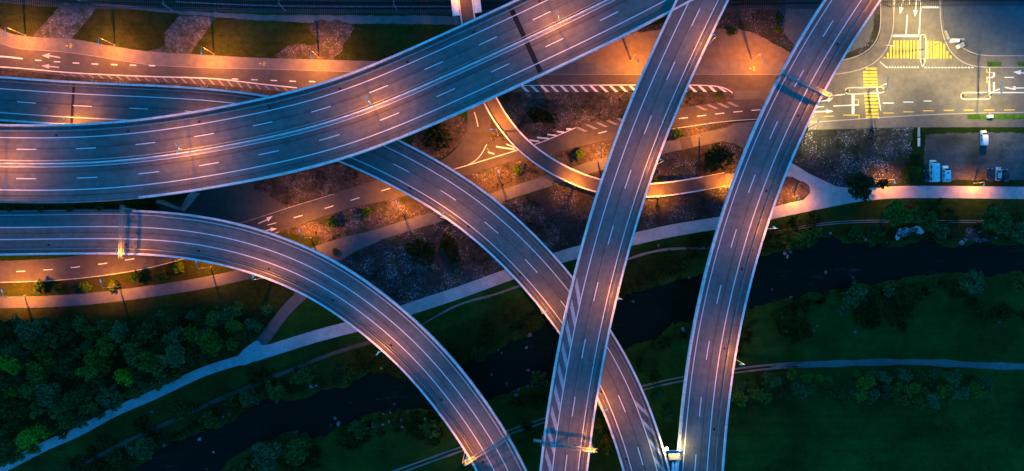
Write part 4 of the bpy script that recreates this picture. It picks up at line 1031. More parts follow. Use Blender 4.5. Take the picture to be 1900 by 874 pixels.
for a_, b_ in (((1751, 58), (1758, 74)), ((1758, 74), (1786, 74))):
    p, q_ = W(*a_) - wl.location, W(*b_) - wl.location; m_ = (p + q_) / 2; d = q_ - p
    mb = MB(); mb.box((m_.x, m_.y, .6), (d.length, .3, 1.2), math.atan2(d.y, d.x)); mb.build('wall_panel', M['concrete_dark'], wl)
def barrier(px, py, L_, label, m):
    root = empty('barrier_panel', W(px, py)); tag(root, label, 'barrier', 'barrier panels at the car park edge')
    mb = MB(); mb.box((0, 0, .75), (.12, L_, 1.0)); mb.box((0, 0, 1.27), (.35, L_, .06)); mb.build('panel', M[m], root)
    for s_ in (-1, 1):
        mb = MB(); mb.box((0, s_ * L_ * .42, .15), (.7, .12, .3)); mb.build('foot', M['dark_steel'], root)
barrier(1702, 246, 3.1, 'bluish barrier panel at the car park edge, next to the pavement', 'silver_paint')
barrier(1702, 264.5, 2.8, 'white barrier panel at the car park edge, farther from the pavement', 'white_paint')

# crash cushion and lit direction board at the gore
cc = empty('crash_cushion', W(1251, 855, gz)); tag(cc, 'lit crash cushion with a blue board in the gore between two ramps', 'crash cushion')
def loc_(x, y, z_=gz): return W(x, y, z_) - cc.location
for i in range(4):
    p = loc_(1250.5 - i * .2, 862 + i * 7.5); mb = MB(); rings = []
    for zz, k in ((0, 1), (.75, 1), (.9, .85)): rings.append([(p.x + k * sx, p.y + k * sy * .55, p.z + zz) for sx, sy in ((-.9, -1), (.9, -1), (.9, 1), (-.9, 1))])
    mb.loft(rings); mb.build('absorber', M['steel'], cc)
for dx in (-.45, .45):
    p = loc_(1250.3, 870); mb = MB(); mb.box((p.x + dx, p.y, p.z + 1.0), (.5, 5.0, .1)); mb.build('cover_rail', M['yellow_post'] if False else M['head'], cc)
p = loc_(1251, 846.5); mb = MB(); mb.box((p.x, p.y, p.z + .7), (3.6, 1.5, 1.4)); mb.build('concrete_block', M['cushion_yellow'], cc)
p = loc_(1251, 838.5, gz + 2.5); mb = MB(); mb.box((p.x, p.y, 2.4), (5.4, .9, .18), 0, ('X', R(25))); mb.build('direction_board', M['sign_blue'], cc)
mb = MB()
for dx in (-1.9, 1.9): mb.tube([(p.x + dx, p.y, 0), (p.x + dx, p.y, 2.4)], .09, 8)
mb.build('board_frame', M['gantry'], cc)
for x in (1237, 1260):
    p = loc_(x, 831, gz + 1.5); mb = MB(); mb.tube([(p.x, p.y, 0), (p.x, p.y, 1.6)], .06, 8); mb.build('lamp_post', M['pole'], cc)
    mb = MB(); mb.tube([(p.x, p.y, 1.55), (p.x, p.y, 1.7), (p.x, p.y - .05, 1.95)], [.12, .32, .18], 12); mb.build('warning_lamp', M['white_lens'], cc)
    l = bpy.data.lights.new('lamp_light', 'POINT'); l.energy = 220; l.color = WHITE_LAMP; l.shadow_soft_size = .15
    lo = bpy.data.objects.new('lamp_light', l); COL.objects.link(lo); lo.parent = cc; lo.location = (p.x, p.y, 2.5)

# ------------------------------------------------------------------ railway
road('railway', [(-420, -90), (2400, -90)], [(60, -4), (200, -1), (480, 24), (850, 28), (960, 28), (2400, -40)], .02, M['ballast'], False)
patch('service_path', [(110, -6), (186, 5), (332, 20), (480, 27), (860, 30), (860, 46), (600, 43), (480, 38), (332, 26), (186, 11)], .04, M['yard'], False, .3)
for i, y in enumerate((2, 10, 18)):
    for dy, nm in ((0, 'a'), (.0, 'b')): pass
    rt = empty('rail_track', W(600, y)); tag(rt, ('railway track farthest from the grass bank', 'middle railway track behind the grass bank', 'railway track nearest the grass bank')[i], 'railway track', 'railway tracks along the top')
    p = Path([(-400, y - 60), (100, y - 12), (300, y - 6), (480, y - 1), (600, y), (860, y), (2300, y - 20)], 0, sig=3)
    for du in (-.72, .72):
        mb = MB(); sweep(mb, p, [(du - .05, .1), (du - .05, .28), (du + .05, .28), (du + .05, .1)]); mb.v = [(a - rt.location.x, b_ - rt.location.y, c) for a, b_, c in mb.v]; mb.build('rail', M['rail'], rt)
    mb = MB(); v = 0
    while v < p.L: q_ = p.at(v); t = p.tan(v); mb.box((q_.x - rt.location.x, q_.y - rt.location.y, .07), (.26, 2.5, .12), math.atan2(t.y, t.x)); v += .7
    mb.build('sleepers', M['sleeper'], rt)
for x, lb in ((321, 'thin blue grey railway mast above the second stone slope'), (530, 'thin railway mast above the broken gravel patch'), (737, 'thin railway mast left of the cycle bridge'), (150, 'thin railway mast above the first stone slope')):
    root = empty('catenary_mast', W(x, 20 if x > 200 else 3)); tag(root, lb, 'railway mast', 'overhead line masts')
    mb = MB(); mb.box((0, 0, 3.5), (.22, .22, 7)); mb.build('post', M['pole'], root)
    mb = MB(); mb.tube([(0, 0, 6.2), (0, 2.6, 6.6)], .05, 6); mb.build('cantilever_arm', M['pole'], root)
fence = empty('wire_fence', W(500, 8)); tag(fence, 'low dark fence with pale posts along the railway', 'fence')
p = Path([(330, 5), (480, 12), (620, 14), (840, 14)], 0, sig=2); v = 0
while v < p.L: q_ = p.at(v); mb = MB(); mb.box((q_.x - fence.location.x, q_.y - fence.location.y, .7), (.1, .1, 1.4)); mb.build('post', M['pole'], fence); v += 2.5
mb = MB()
for zz in (.5, 1.0, 1.35): mb.tube([(q_.x - fence.location.x, q_.y - fence.location.y, zz) for q_ in [p.at(v) for v in np.linspace(0, p.L, 40)]], .02, 4)
mb.build('wire', M['pole'], fence)

# ------------------------------------------------------------------ vehicles (built nose towards +y)
def sect(y, w_, z0, z1, n=16, e=.35):
    out = []
    for k in range(n):
        a = 2 * math.pi * (k + .5) / n; c, s_ = math.cos(a), math.sin(a)
        out.append((w_ / 2 * math.copysign(abs(c) ** e, c), y, (z0 + z1) / 2 + (z1 - z0) / 2 * math.copysign(abs(s_) ** e, s_)))
    return out
def wheels(root, L_, w_, f, r_, rr=.33):
    for s_ in (-1, 1):
        for y in (f, r_):
            mb = MB(); mb.tube([(s_ * (w_ / 2 - .24), y, rr), (s_ * (w_ / 2 - .02), y, rr)], rr, 18); wh = mb.build('wheel', M['tyre'], root)
            mb = MB(); mb.tube([(s_ * (w_ / 2 - .03), y, rr), (s_ * (w_ / 2 + .005), y, rr)], rr * .6, 14); mb.build('rim', M['steel'], wh)
def lights(root, L_, w_, zf, zr, yf=None):
    for s_ in (-1, 1):
        mb = MB(); mb.box((s_ * w_ * .36, L_ / 2 - .06, zf), (.36, .22, .16), s_ * -.3); mb.build('headlight', M['lamp_glass'], root)
        mb = MB(); mb.box((s_ * w_ * .4, -L_ / 2 + .03, zr), (.26, .12, .2)); mb.build('tail_lamp', M['red_glass'], root)
        mb = MB(); mb.box((s_ * (w_ / 2 + .1), L_ * .17, zf + .35), (.2, .12, .14)); mb.build('wing_mirror', M['black'], root)
def car(px, py, rz, paint, label, L_=4.4, w_=1.8):
    root = empty('parked_car', W(px, py, .9), rz); root.location.z = .035; tag(root, label, 'car', 'cars in the gravel car park')
    mb = MB(); mb.loft([sect(y * L_, w_ * k, .22, h_) for y, k, h_ in ((-.5, .82, .72), (-.48, .92, .86), (-.40, .99, .92), (-.1, 1, .92), (.15, 1, .90), (.3, .97, .86), (.42, .92, .78), (.48, .84, .68), (.5, .72, .58))]); mb.build('body', M[paint], root, True)
    mb = MB(); mb.loft([sect(y * L_, w_ * k, z0, h_, e=.4) for y, k, z0, h_ in ((-.46, .74, .8, .92), (-.38, .80, .8, 1.25), (-.30, .80, .8, 1.42), (.02, .80, .8, 1.45), (.10, .80, .8, 1.36), (.24, .80, .8, .90))]); mb.build('cabin_glass', M['glass'], root, True)
    mb = MB(); mb.loft([sect(y * L_, w_ * k, 1.38, h_, e=.4) for y, k, h_ in ((-.34, .62, 1.42), (-.29, .72, 1.475), (-.1, .74, 1.50), (.03, .72, 1.475), (.06, .64, 1.42))]); mb.build('roof', M[paint], root, True)
    for s_ in (-1, 1):
        mb = MB(); mb.tube([(s_ * w_ * .38, .235 * L_, .9), (s_ * w_ * .35, .06 * L_, 1.42)], .05, 6); mb.build('windscreen_pillar', M[paint], root)
    wheels(root, L_, w_, L_ * .30, -L_ * .30); lights(root, L_, w_, .66, .76)
    mb = MB(); mb.box((0, -L_ / 2 + .01, .55), (.5, .05, .13)); mb.build('number_plate', M['white_paint'], root)
    return root
car(1838, 325, 0, 'dark_paint', 'dark blue car left of the silver car')
car(1853, 322.5, R(-3), 'silver_paint', 'silver car parked between two dark cars')
car(1866, 326, R(3), 'dark_paint', 'dark car right of the silver car, last in the row', 4.2)
car(1719, 327, 0, 'dark_paint', 'dark car half hidden left of the motorhome', 3.9, 1.7)
def van(px, py, rz, label, L_=4.9, w_=1.95, hh=1.9, hatch=False, group='vans in the car park'):
    root = empty('parked_van', W(px, py, hh * .7), rz); root.location.z = .035; tag(root, label, 'van', group)
    mb = MB(); mb.loft([sect(y * L_, w_ * k, .25, h_, e=.28) for y, k, h_ in ((-.5, .93, hh - .06), (-.485, .98, hh), (.0, 1, hh), (.16, .98, hh - .02), (.2, .97, hh - .12), (.33, .96, 1.15), (.44, .9, .98), (.49, .82, .8), (.5, .74, .6))]); mb.build('body', M['white_paint'], root, True)
    mb = MB(); z1, z0 = hh - .06, 1.2; y1, y0 = .205 * L_, .325 * L_; hw = w_ * .42
    mb.add([(-hw, y0, z0 + .02), (hw, y0, z0 + .02), (hw * .9, y1, z1), (-hw * .9, y1, z1), (-hw, y0 - .1, z0 - .05), (hw, y0 - .1, z0 - .05), (hw * .9, y1 - .1, z1 - .07), (-hw * .9, y1 - .1, z1 - .07)], [(0, 1, 2, 3), (7, 6, 5, 4), (0, 4, 5, 1), (1, 5, 6, 2), (2, 6, 7, 3), (3, 7, 4, 0)]); mb.build('windscreen', M['glass'], root)
    for s_ in (-1, 1):
        for yy, l_ in ((.13, .75), (-.12, .9)):
            mb = MB(); mb.box((s_ * (w_ / 2 - .005), yy * L_, hh * .75), (.05, l_, .5)); mb.build('side_window', M['glass'], root)
    if hatch:
        for yy, sx, sy in ((.02, .5, .5),): mb = MB(); mb.box((0, yy * L_, hh + .03), (sx, sy, .1)); mb.build('roof_hatch', M['black'], root)
        for s_ in (-1, 1): mb = MB(); mb.box((s_ * .42, -.41 * L_, hh + .015), (.6, .4, .05)); mb.build('rear_skylight', M['glass'], root)
    wheels(root, L_, w_, L_ * .31, -L_ * .3, .35); lights(root, L_, w_, .78, 1.0)
van(1827, 255.5, R(1), 'white van standing alone near the pavement')
van(1757, 322, R(1), 'white camper van with dark roof hatch right of the motorhome', 5.3, 2.05, 2.3, True)
root = empty('motorhome', W(1735, 318, 2)); root.location.z = .035; tag(root, 'long white motorhome with round roof fans, largest vehicle in the car park', 'motorhome')
mb = MB(); mb.loft([sect(y, 2.3 * k, .35, h_, e=.2) for y, k, h_ in ((-3.4, .97, 2.85), (-3.35, 1, 2.95), (2.0, 1, 2.95), (2.5, .98, 2.85), (2.6, .94, 2.6))]); mb.build('coach_body', M['white_paint'], root, True)
mb = MB(); mb.loft([sect(y, 2.0 * k, .3, h_, e=.3) for y, k, h_ in ((2.3, 1, 2.2), (2.7, 1, 2.1), (3.2, .98, 1.35), (3.7, .9, 1.15), (3.8, .8, .8))]); mb.build('cab', M['white_paint'], root, True)
mb = MB(); mb.add([(-.85, 3.22, 1.37), (.85, 3.22, 1.37), (.78, 2.74, 2.1), (-.78, 2.74, 2.1), (-.85, 3.1, 1.3), (.85, 3.1, 1.3), (.78, 2.66, 2.0), (-.78, 2.66, 2.0)], [(0, 1, 2, 3), (7, 6, 5, 4), (0, 4, 5, 1), (1, 5, 6, 2), (2, 6, 7, 3), (3, 7, 4, 0)]); mb.build('windscreen', M['glass'], root)
for yy in (1.2, -.9): mb = MB(); mb.tube([(.1, yy, 2.9), (.1, yy, 3.06)], [.42, .36], 20); f_ = mb.build('roof_fan', M['silver_paint'], root); mb = MB(); mb.tube([(.1, yy, 3.05), (.1, yy, 3.1)], .16, 12); mb.build('fan_cap', M['white_paint'], f_)
for x, y in ((-.4, -2.7), (.3, -2.3)): mb = MB(); mb.tube([(x, y, 2.9), (x, y, 3.1)], [.16, .12], 12); mb.build('roof_vent', M['white_paint'], root)
for yy, l_ in ((1.4, .9), (-.4, 1.1), (-2.4, .8)): mb = MB(); mb.box((-1.15, yy, 1.9), (.05, l_, .55)); mb.build('side_window', M['glass'], root)
mb = MB()
for s_ in (-1, 1): mb.box((s_ * 1.0, -.4, 2.99), (.05, 5.2, .06))
mb.build('roof_rail', M['steel'], root)
wheels(root, 7, 2.1, 2.6, -1.8, .36); lights(root, 7.5, 2.0, .85, 1.1)

# ------------------------------------------------------------------ trees, shrubs
TONES = {'dark green': (.015, .055, .011), 'mid green': (.024, .10, .018), 'bluish green': (.022, .10, .035), 'yellow green': (.09, .22, .012), 'olive': (.06, .095, .010), 'bright green': (.034, .13, .014)}
LEAF = {}
for k, c in TONES.items():
    m, nt, b = newmat('foliage_' + k.replace(' ', '_'))
    n1 = noise_node(nt, tex_coord(nt), .9, 4); oi = nt.nodes.new('ShaderNodeObjectInfo')
    cc_ = ramp(nt, n1, [(.28, tuple(x * .5 for x in c)), (.5, c), (.72, tuple(x * 1.75 for x in c))])
    cc_ = mixc(nt, cc_, ramp(nt, oi.outputs['Random'], [(0, gray(.75)), (1, (1.3, 1.2, 1.1))]), 1.0, 'MULTIPLY')
    nt.links.new(cc_, b.inputs['Base Color']); b.inputs['Roughness'].default_value = .7; b.inputs['Specular IOR Level'].default_value = .08
    LEAF[k] = m
LEAF['shrub'] = M['leaf_dark']; LEAF['fresh'] = M['leaf_green']

def crown_mesh(seed, r, h0, h1, nclump, per, leaf, flat=1.0):
    g = random.Random(seed); v = []; f = []
    lobes = []
    for i in range(6):
        a = g.uniform(0, 6.283); d = r * g.uniform(.15, .55); lobes.append((d * math.cos(a), d * math.sin(a), g.uniform(h0 + (h1 - h0) * .3, h0 + (h1 - h0) * .8), r * g.uniform(.42, .66)))
    lobes.append((0, 0, h0 + (h1 - h0) * .6, r * .62))
    for i in range(nclump):
        lx, ly, lz, lr = lobes[g.randrange(len(lobes))]
        u = g.uniform(-.35, 1); a = g.uniform(0, 6.283); s_ = math.sqrt(max(0, 1 - u * u)); rr = lr * g.uniform(.65, 1.1)
        c = Vector((lx + rr * s_ * math.cos(a), ly + rr * s_ * math.sin(a), min(h1, max(h0 * .6, lz + rr * u * flat))))
        cr = r * g.uniform(.10, .22)
        for j in range(per):
            d = Vector((g.gauss(0, 1), g.gauss(0, 1), g.gauss(0, .7))); d = d.normalized() * cr * g.random() ** .4
            p = c + d
            n = Vector((g.gauss(0, .7), g.gauss(0, .7), g.uniform(.2, 1.2))).normalized()
            t = n.orthogonal().normalized(); t = Matrix.Rotation(g.uniform(0, 6.28), 3, n) @ t; b_ = n.cross(t)
            w_ = leaf * g.uniform(.6, 1.3); l_ = w_ * g.uniform(1.1, 1.7)
            k = len(v); v += [p - t * w_ / 2, p + b_ * l_ * .45 + n * w_ * .12, p + t * w_ / 2, p - b_ * l_ * .45]; f.append((k, k + 1, k + 2, k + 3))
    me = bpy.data.meshes.new('crown'); me.from_pydata([tuple(x) for x in v], [], f); me.materials.append(LEAF['mid green']); me.update()
    return me

def trunk_mesh(seed, h, r):
    g = random.Random(seed); mb = MB()
    mb.tube([(0, 0, -.2), (g.uniform(-.1, .1), g.uniform(-.1, .1), h * .35), (g.uniform(-.25, .25), g.uniform(-.25, .25), h * .75)], [r, r * .75, r * .35], 8)
    for i in range(4):
        a = g.uniform(0, 6.28); z0 = h * g.uniform(.25, .5); L_ = h * .28
        mb.tube([(0, 0, z0), (L_ * .5 * math.cos(a), L_ * .5 * math.sin(a), z0 + L_ * .5), (L_ * math.cos(a), L_ * math.sin(a), z0 + L_ * 1.1)], [r * .4, r * .28, r * .1], 6)
    o = mb.build('trunk', M['bark']); me = o.data; bpy.data.objects.remove(o); return me

TREE_P = [(crown_mesh(100 + i, 3.0, 2.2, 7.0, 95, 26, .34), trunk_mesh(i, 6.0, .22)) for i in range(7)]
BUSH_P = [(crown_mesh(200 + i, 1.5, .15, 1.9, 60, 22, .20), trunk_mesh(50 + i, 1.6, .06)) for i in range(5)]
SHRUB_P = [(crown_mesh(300 + i, 1.5, .05, 1.0, 120, 22, .15, .8), trunk_mesh(70 + i, .8, .05)) for i in range(3)]
THINGS = []
def plant(kind, px, py, rpx, tone, label, cat, group, sy=1.0, rz=None, hs=1.0, base=0.0):
    protos, r0 = {'tree': (TREE_P, 3.0), 'bush': (BUSH_P, 1.5), 'shrub': (SHRUB_P, 1.5)}[kind]
    rad = rpx / S0; s_ = rad / (r0 * 1.02); hh = (5.0 if kind == 'tree' else 1.1) * s_ * hs
    me, tr = protos[rnd.randrange(len(protos))]
    root = empty({'tree': 'broadleaf_tree', 'bush': 'bush', 'shrub': 'spreading_shrub'}[kind], W(px, py, hh + base), rnd.uniform(0, 6.28) if rz is None else rz); root.location.z = base
    root.scale = (s_, s_ * sy, s_ * hs)
    tag(root, label, cat, group)
    c = bpy.data.objects.new('crown', me); COL.objects.link(c); c.parent = root
    c.material_slots[0].link = 'OBJECT'; c.material_slots[0].material = LEAF[tone]
    t = bpy.data.objects.new('trunk', tr); COL.objects.link(t); t.parent = root
    root['px'] = px; THINGS.append(root)
    return root

# the wood at the lower left, every tree on its own
WOOD = [(-40, 590), (60, 588), (160, 594), (270, 588), (330, 572), (400, 570), (470, 566), (505, 566), (492, 596), (462, 628), (425, 652), (350, 688), (285, 726), (200, 768), (135, 806), (60, 846), (-40, 880)]
wood = np.array(WOOD, float); spots = []
tries = 0
while tries < 9000 and len(spots) < 118:
    tries += 1
    x, y = rnd.uniform(-40, 510), rnd.uniform(562, 880)
    d = sdist(np.array([[x, y]]), wood)[0]
    if d < 7: continue
    r_ = rnd.uniform(15, 27) if d > 14 else rnd.uniform(11, 17)
    if all((x - a) ** 2 + (y - b_) ** 2 > (.62 * (r_ + c)) ** 2 for a, b_, c in spots): spots.append((x, y, r_))
forced = [(50, 815, 24), (75, 800, 20), (22, 676, 22), (200, 640, 22), (195, 650, 18), (270, 670, 24), (230, 700, 18), (390, 630, 26), (400, 640, 20), (385, 620, 18)]
spots = forced + [s_ for s_ in spots if all((s_[0] - f[0]) ** 2 + (s_[1] - f[1]) ** 2 > 20 ** 2 for f in forced)]
pathw = [(x, y) for x, y in P2]
for i, (x, y, r_) in enumerate(spots):
    g = rnd.random()
    if i < 3 or i == 6: tone = 'yellow green'
    elif i in (3, 4, 5): tone = 'bright green'
    elif i in (7, 8): tone = 'olive'
    else: tone = 'dark green' if g < .42 else 'mid green' if g < .66 else 'bluish green' if g < .86 else 'olive' if g < .93 else 'bright green'
    yp = np.interp(x, [p[0] for p in pathw], [p[1] for p in pathw])
    if yp - y < 48: place = "on the wood edge by the pale path"
    elif y < 610: place = "on the wood's upper fringe"
    elif x < 110: place = "at the wood's left end"
    elif x > 320: place = "at the wood's right end"
    elif x < 215: place = "deep in the wood's left half"
    else: place = "deep in the wood's right half"
    size = 'large ' if r_ > 21 else 'small ' if r_ < 16 else ''
    plant('tree', x, y, r_, tone, f'{size}{tone} tree {place}', 'tree', 'trees of the wood at the lower left', hs=rnd.uniform(.85, 1.2))
# the row of trees in the lower right field
rowp = np.array([(1368, 702), (1420, 690), (1560, 688), (1680, 682), (1760, 688), (1832, 700), (1838, 735), (1760, 750), (1690, 752), (1600, 746), (1500, 738), (1440, 752), (1368, 752)], float); rs = []
for _ in range(5000):
    x, y = rnd.uniform(1368, 1838), rnd.uniform(682, 752)
    if sdist(np.array([[x, y]]), rowp)[0] < 6 or (1510 < x < 1580 and rnd.random() < .75): continue
    r_ = rnd.uniform(9, 19)
    if all((x - a) ** 2 + (y - b_) ** 2 > (.66 * (r_ + c)) ** 2 for a, b_, c in rs): rs.append((x, y, r_))
    if len(rs) > 52: break
for x, y, r_ in rs:
    g = rnd.random(); tone = 'dark green' if g < .15 else 'bluish green' if g < .45 else 'mid green' if g < .72 else 'olive' if g < .85 else 'bright green'
    place = "at the field hedge's left end" if x < 1480 else "in the field hedge's thin middle" if x < 1580 else "in the field hedge's dense right part" if x < 1720 else "at the field hedge's right end"
    plant('tree', x, y, r_, tone, f'{tone} tree {place}', 'tree', 'trees of the field hedge at the lower right', hs=rnd.uniform(.7, 1.0))
# trees and bushes one by one: x, y, radius, kind, tone, label, group
GB1 = 'bushes on the river banks'; GB2 = 'bushes along the roads'; GS1 = 'dark spreading shrubs in the gravel beds'
for x, y, r_, kind, tone, lb, gp in (
    (1600, 345, 29, 'tree', 'shrub', 'dark lone tree beside the pale riverside path, larger of two', None), (1640, 340, 12, 'tree', 'shrub', 'small dark tree touching the larger lone tree by the path', None),
    (1663, 392, 28, 'tree', 'bright green', 'big bright tree on the river bank under the pale path', GB1), (1695, 400, 18, 'bush', 'mid green', 'green bush right of the big bright bank tree', GB1), (1725, 412, 20, 'bush', 'mid green', 'bush above the pale sand bar', GB1),
    (1745, 430, 17, 'bush', 'bluish green', 'bush right of the pale sand bar at the water', GB1), (1850, 412, 30, 'tree', 'mid green', 'broad tree on the far right river bank', GB1), (1888, 432, 24, 'tree', 'bluish green', 'tree at the far right edge above the river', GB1), (1890, 405, 18, 'bush', 'dark green', 'dark bush at the right edge under the pale path', GB1),
    (1463, 443, 22, 'bush', 'olive', 'olive bush on the bank right of the right ramp', GB1), (1490, 440, 20, 'bush', 'mid green', 'green bush on the bank, second from the right ramp', GB1), (1440, 448, 15, 'bush', 'dark green', 'dark bush on the bank touching the right ramp', GB1), (1515, 432, 14, 'bush', 'mid green', 'small bush on the bank above the river bend', GB1), (1625, 437, 20, 'bush', 'dark green', 'dark bush left of the pale sand bar', GB1), (1590, 430, 16, 'bush', 'mid green', 'green bush at the water right of the river bend', GB1), (1775, 437, 12, 'bush', 'dark green', 'small dark bush between the two sand bars', GB1),
    (1806, 528, 25, 'tree', 'bluish green', 'rounded tree on the lower bank at the far right', GB1), (1730, 530, 14, 'bush', 'mid green', 'ragged bush on the lower bank left of the rounded tree', GB1), (1650, 540, 12, 'bush', 'bluish green', 'small bush on the lower bank in mid meadow', GB1), (1585, 552, 24, 'bush', 'bluish green', 'large spiky bush on the lower bank', GB1), (1562, 577, 14, 'bush', 'bluish green', 'round bush just below the large spiky bush', GB1), (1892, 530, 17, 'bush', 'mid green', 'bush at the right edge on the lower bank', GB1), (1445, 585, 12, 'bush', 'dark green', 'dark bush on the lower bank by the right ramp', GB1),
    (462, 742, 19, 'tree', 'bluish green', 'rounded tree on the left river bank', GB1), (512, 722, 20, 'tree', 'mid green', 'tree on the left river bank, second along the water', GB1), (562, 698, 22, 'tree', 'mid green', 'largest tree on the left river bank', GB1), (640, 690, 20, 'bush', 'dark green', 'dark bush on the river bank near the curved ramp', GB1), (262, 828, 26, 'tree', 'bluish green', 'pale tree on the left bank at the bottom', GB1), (385, 778, 17, 'bush', 'mid green', 'bush on the left river bank halfway down', GB1), (330, 760, 22, 'bush', 'dark green', 'dark bush between the pale path and the thin track', GB1), (215, 850, 20, 'bush', 'dark green', 'dark bush near the bottom left bank', GB1), (190, 815, 16, 'bush', 'dark green', 'dark bush just below the pale path at lower left', GB1), (430, 745, 14, 'bush', 'dark green', 'low dark bush left of the rounded bank tree', GB1),
    (500, 845, 34, 'tree', 'bluish green', 'wide tree on the lower bank at the bottom left', GB1), (550, 835, 26, 'tree', 'mid green', 'tree on the lower bank right of the wide tree', GB1), (452, 868, 26, 'tree', 'dark green', 'dark tree at the bottom edge on the lower bank', GB1), (664, 795, 20, 'bush', 'mid green', 'round bush on the lower bank left of the boulders', GB1), (803, 793, 24, 'bush', 'mid green', 'broad bush on the lower bank beside the curved ramp', GB1), (735, 785, 12, 'bush', 'dark green', 'low bush among the boulders of the lower bank', GB1), (626, 803, 9, 'bush', 'olive', 'tiny olive bush in the river edge', GB1),
    (890, 655, 16, 'bush', 'dark green', 'dark bush right of the curved ramp by the water', GB1), (1000, 700, 18, 'bush', 'dark green', 'dark bush on the bank left of the straight ramp', GB1), (975, 790, 15, 'bush', 'dark green', 'dark bush on the field left of the straight ramp', GB1),
    (1221, 741, 13, 'bush', 'bluish green', 'bush between the diagonal ramp and the right ramp', GB1), (1238, 768, 14, 'bush', 'bluish green', 'lower bush between the diagonal ramp and the right ramp', GB1), (1215, 700, 13, 'bush', 'dark green', 'dark bush by the field track between the ramps', GB1), (1118, 790, 18, 'bush', 'olive', 'olive bush under the lamp of the diagonal ramp', GB1), (1125, 825, 20, 'bush', 'olive', 'lower olive bush beside the straight ramp gantry', GB1), (1190, 668, 12, 'bush', 'dark green', 'dark bush between the ramps at the water', GB1),
    (617, 413, 12, 'bush', 'fresh', 'neat green bush by the slip road, first above the curved ramp', GB2), (679, 393, 11.5, 'bush', 'fresh', 'neat green bush by the slip road, second above the curved ramp', GB2), (960, 316, 11.5, 'bush', 'fresh', 'neat green bush left of the cycle bridge bend', GB2), (1075, 286, 12, 'bush', 'fresh', 'neat green bush right of the cycle bridge bend', GB2), (1257, 247, 13, 'bush', 'fresh', 'neat green bush right of the straight ramp', GB2), (71, 534, 13, 'bush', 'fresh', 'leftmost bush on the strip between slip road and foot path', GB2), (156, 531, 12, 'bush', 'fresh', 'green bush between slip road and foot path, left of the second lamp', GB2), (252, 515, 13, 'bush', 'fresh', 'dull bush between slip road and foot path, right of the second lamp', GB2), (333, 497, 14, 'bush', 'fresh', 'bright bush between slip road and foot path at the curved ramp', GB2), (110, 537, 11, 'bush', 'olive', 'small olive bush between slip road and foot path', GB2), (210, 533, 11, 'bush', 'olive', 'olive bush at the foot path below the left ramp', GB2), (622, 468, 8, 'shrub', 'olive', 'small shrub in the path fork beside the curved ramp', GB2), (1332, 177, 9, 'bush', 'olive', 'small bush on the gravel tongue beside the straight ramp', GB2), (300, 512, 14, 'bush', 'olive', 'olive bush left of the bright bush at the curved ramp', GB2),
    (1702, 323, 14, 'bush', 'olive', 'olive bush at the left edge of the car park', GB2), (1688, 335, 12, 'bush', 'dark green', 'dark bush in the corner of the car park near the path', GB2), (1698, 292, 11, 'bush', 'dark green', 'dark bush on the car park edge', GB2), (1445, 35, 9, 'bush', 'dark green', 'dark bush in the rubble strip near the top', GB2), (1442, 52, 8, 'bush', 'olive', 'olive bush in the rubble strip', GB2), (1310, 47, 9, 'bush', 'dark green', 'low bush beside the top of the straight ramp', GB2), (1360, 57, 9, 'shrub', 'dark green', 'low dark scrub on the upper edge of the tan lot', GB2), (1217, 331, 8, 'bush', 'olive', 'small bush squeezed between straight ramp and cycle bridge', GB2)):
    plant(kind, x, y, r_, tone, lb, 'tree' if kind == 'tree' else 'bush', gp)
for x, y, r_, sy, a, lb in ((1000, 212, 33, .55, -.28, 'wide dark shrub on gravel left of the straight ramp'), (782, 467, 33, .62, -.45, 'dark shrub on the stony bed, left of two'), (832, 457, 36, .55, -1.2, 'tall dark shrub on the stony bed, right of two'), (1336, 291, 32, .72, .65, 'large dark shrub between the two upright ramps'), (812, 252, 30, .7, .2, 'dark shrub inside the small loop road')):
    plant('shrub', x, y, r_, 'shrub', lb, 'shrub', GS1, sy, a)
for i, (x, y) in enumerate(((20, 382), (75, 385), (130, 383), (185, 382), (235, 380), (290, 384))):
    plant('bush', x, y, 11, 'dark green', 'dark bush on the fill between motorway and lower left ramp', 'bush', 'bushes on the fill', base=7.0 if x < 250 else 0)

# ------------------------------------------------------------------ rough growth nobody could count
def tufts(name, pts, mat, hmin, hmax, seed, per=7, spread=.35):
    g = random.Random(seed); v = []; f = []
    for x, y, z0 in pts:
        hh = g.uniform(hmin, hmax)
        for k in range(per):
            a = g.uniform(0, 6.28); d = spread * g.random(); bx, by = x + d * math.cos(a), y + d * math.sin(a)
            a2 = g.uniform(0, 6.28); L = hh * g.uniform(.35, .9); w_ = hh * g.uniform(.12, .28)
            tx, ty = bx + L * math.cos(a), by + L * math.sin(a); px_, py_ = -math.sin(a2) * w_, math.cos(a2) * w_
            i = len(v); v += [(bx - px_, by - py_, z0), (bx + px_, by + py_, z0), (tx + px_ * .7, ty + py_ * .7, z0 + hh), (tx - px_ * .3, ty - py_ * .3, z0 + hh * 1.1)]; f.append((i, i + 1, i + 2, i + 3))
    me = bpy.data.meshes.new(name); me.from_pydata(v, [], f); me.materials.append(mat); me.update()
    o = bpy.data.objects.new(name, me); COL.objects.link(o); return tag(o, kind='stuff')
def growth_mat(name, a, b_, c2):
    m, nt, b = newmat(name); v = tex_coord(nt)
    c = ramp(nt, noise_node(nt, v, .16, 4), [(.3, a), (.5, b_), (.7, c2)])
    c = mixc(nt, c, ramp(nt, noise_node(nt, v, 2.0, 3), [(.3, gray(.5)), (.7, gray(1.5))]), 1.0, 'MULTIPLY')
    nt.links.new(c, b.inputs['Base Color']); b.inputs['Roughness'].default_value = .8; b.inputs['Specular IOR Level'].default_value = .06; return m
M['bank_growth'] = growth_mat('bank_growth', (.010, .030, .006), (.016, .058, .012), (.036, .075, .012))
M['weeds'] = growth_mat('weeds', (.018, .030, .006), (.030, .045, .010), (.05, .06, .014))
gr = np.random.RandomState(5)
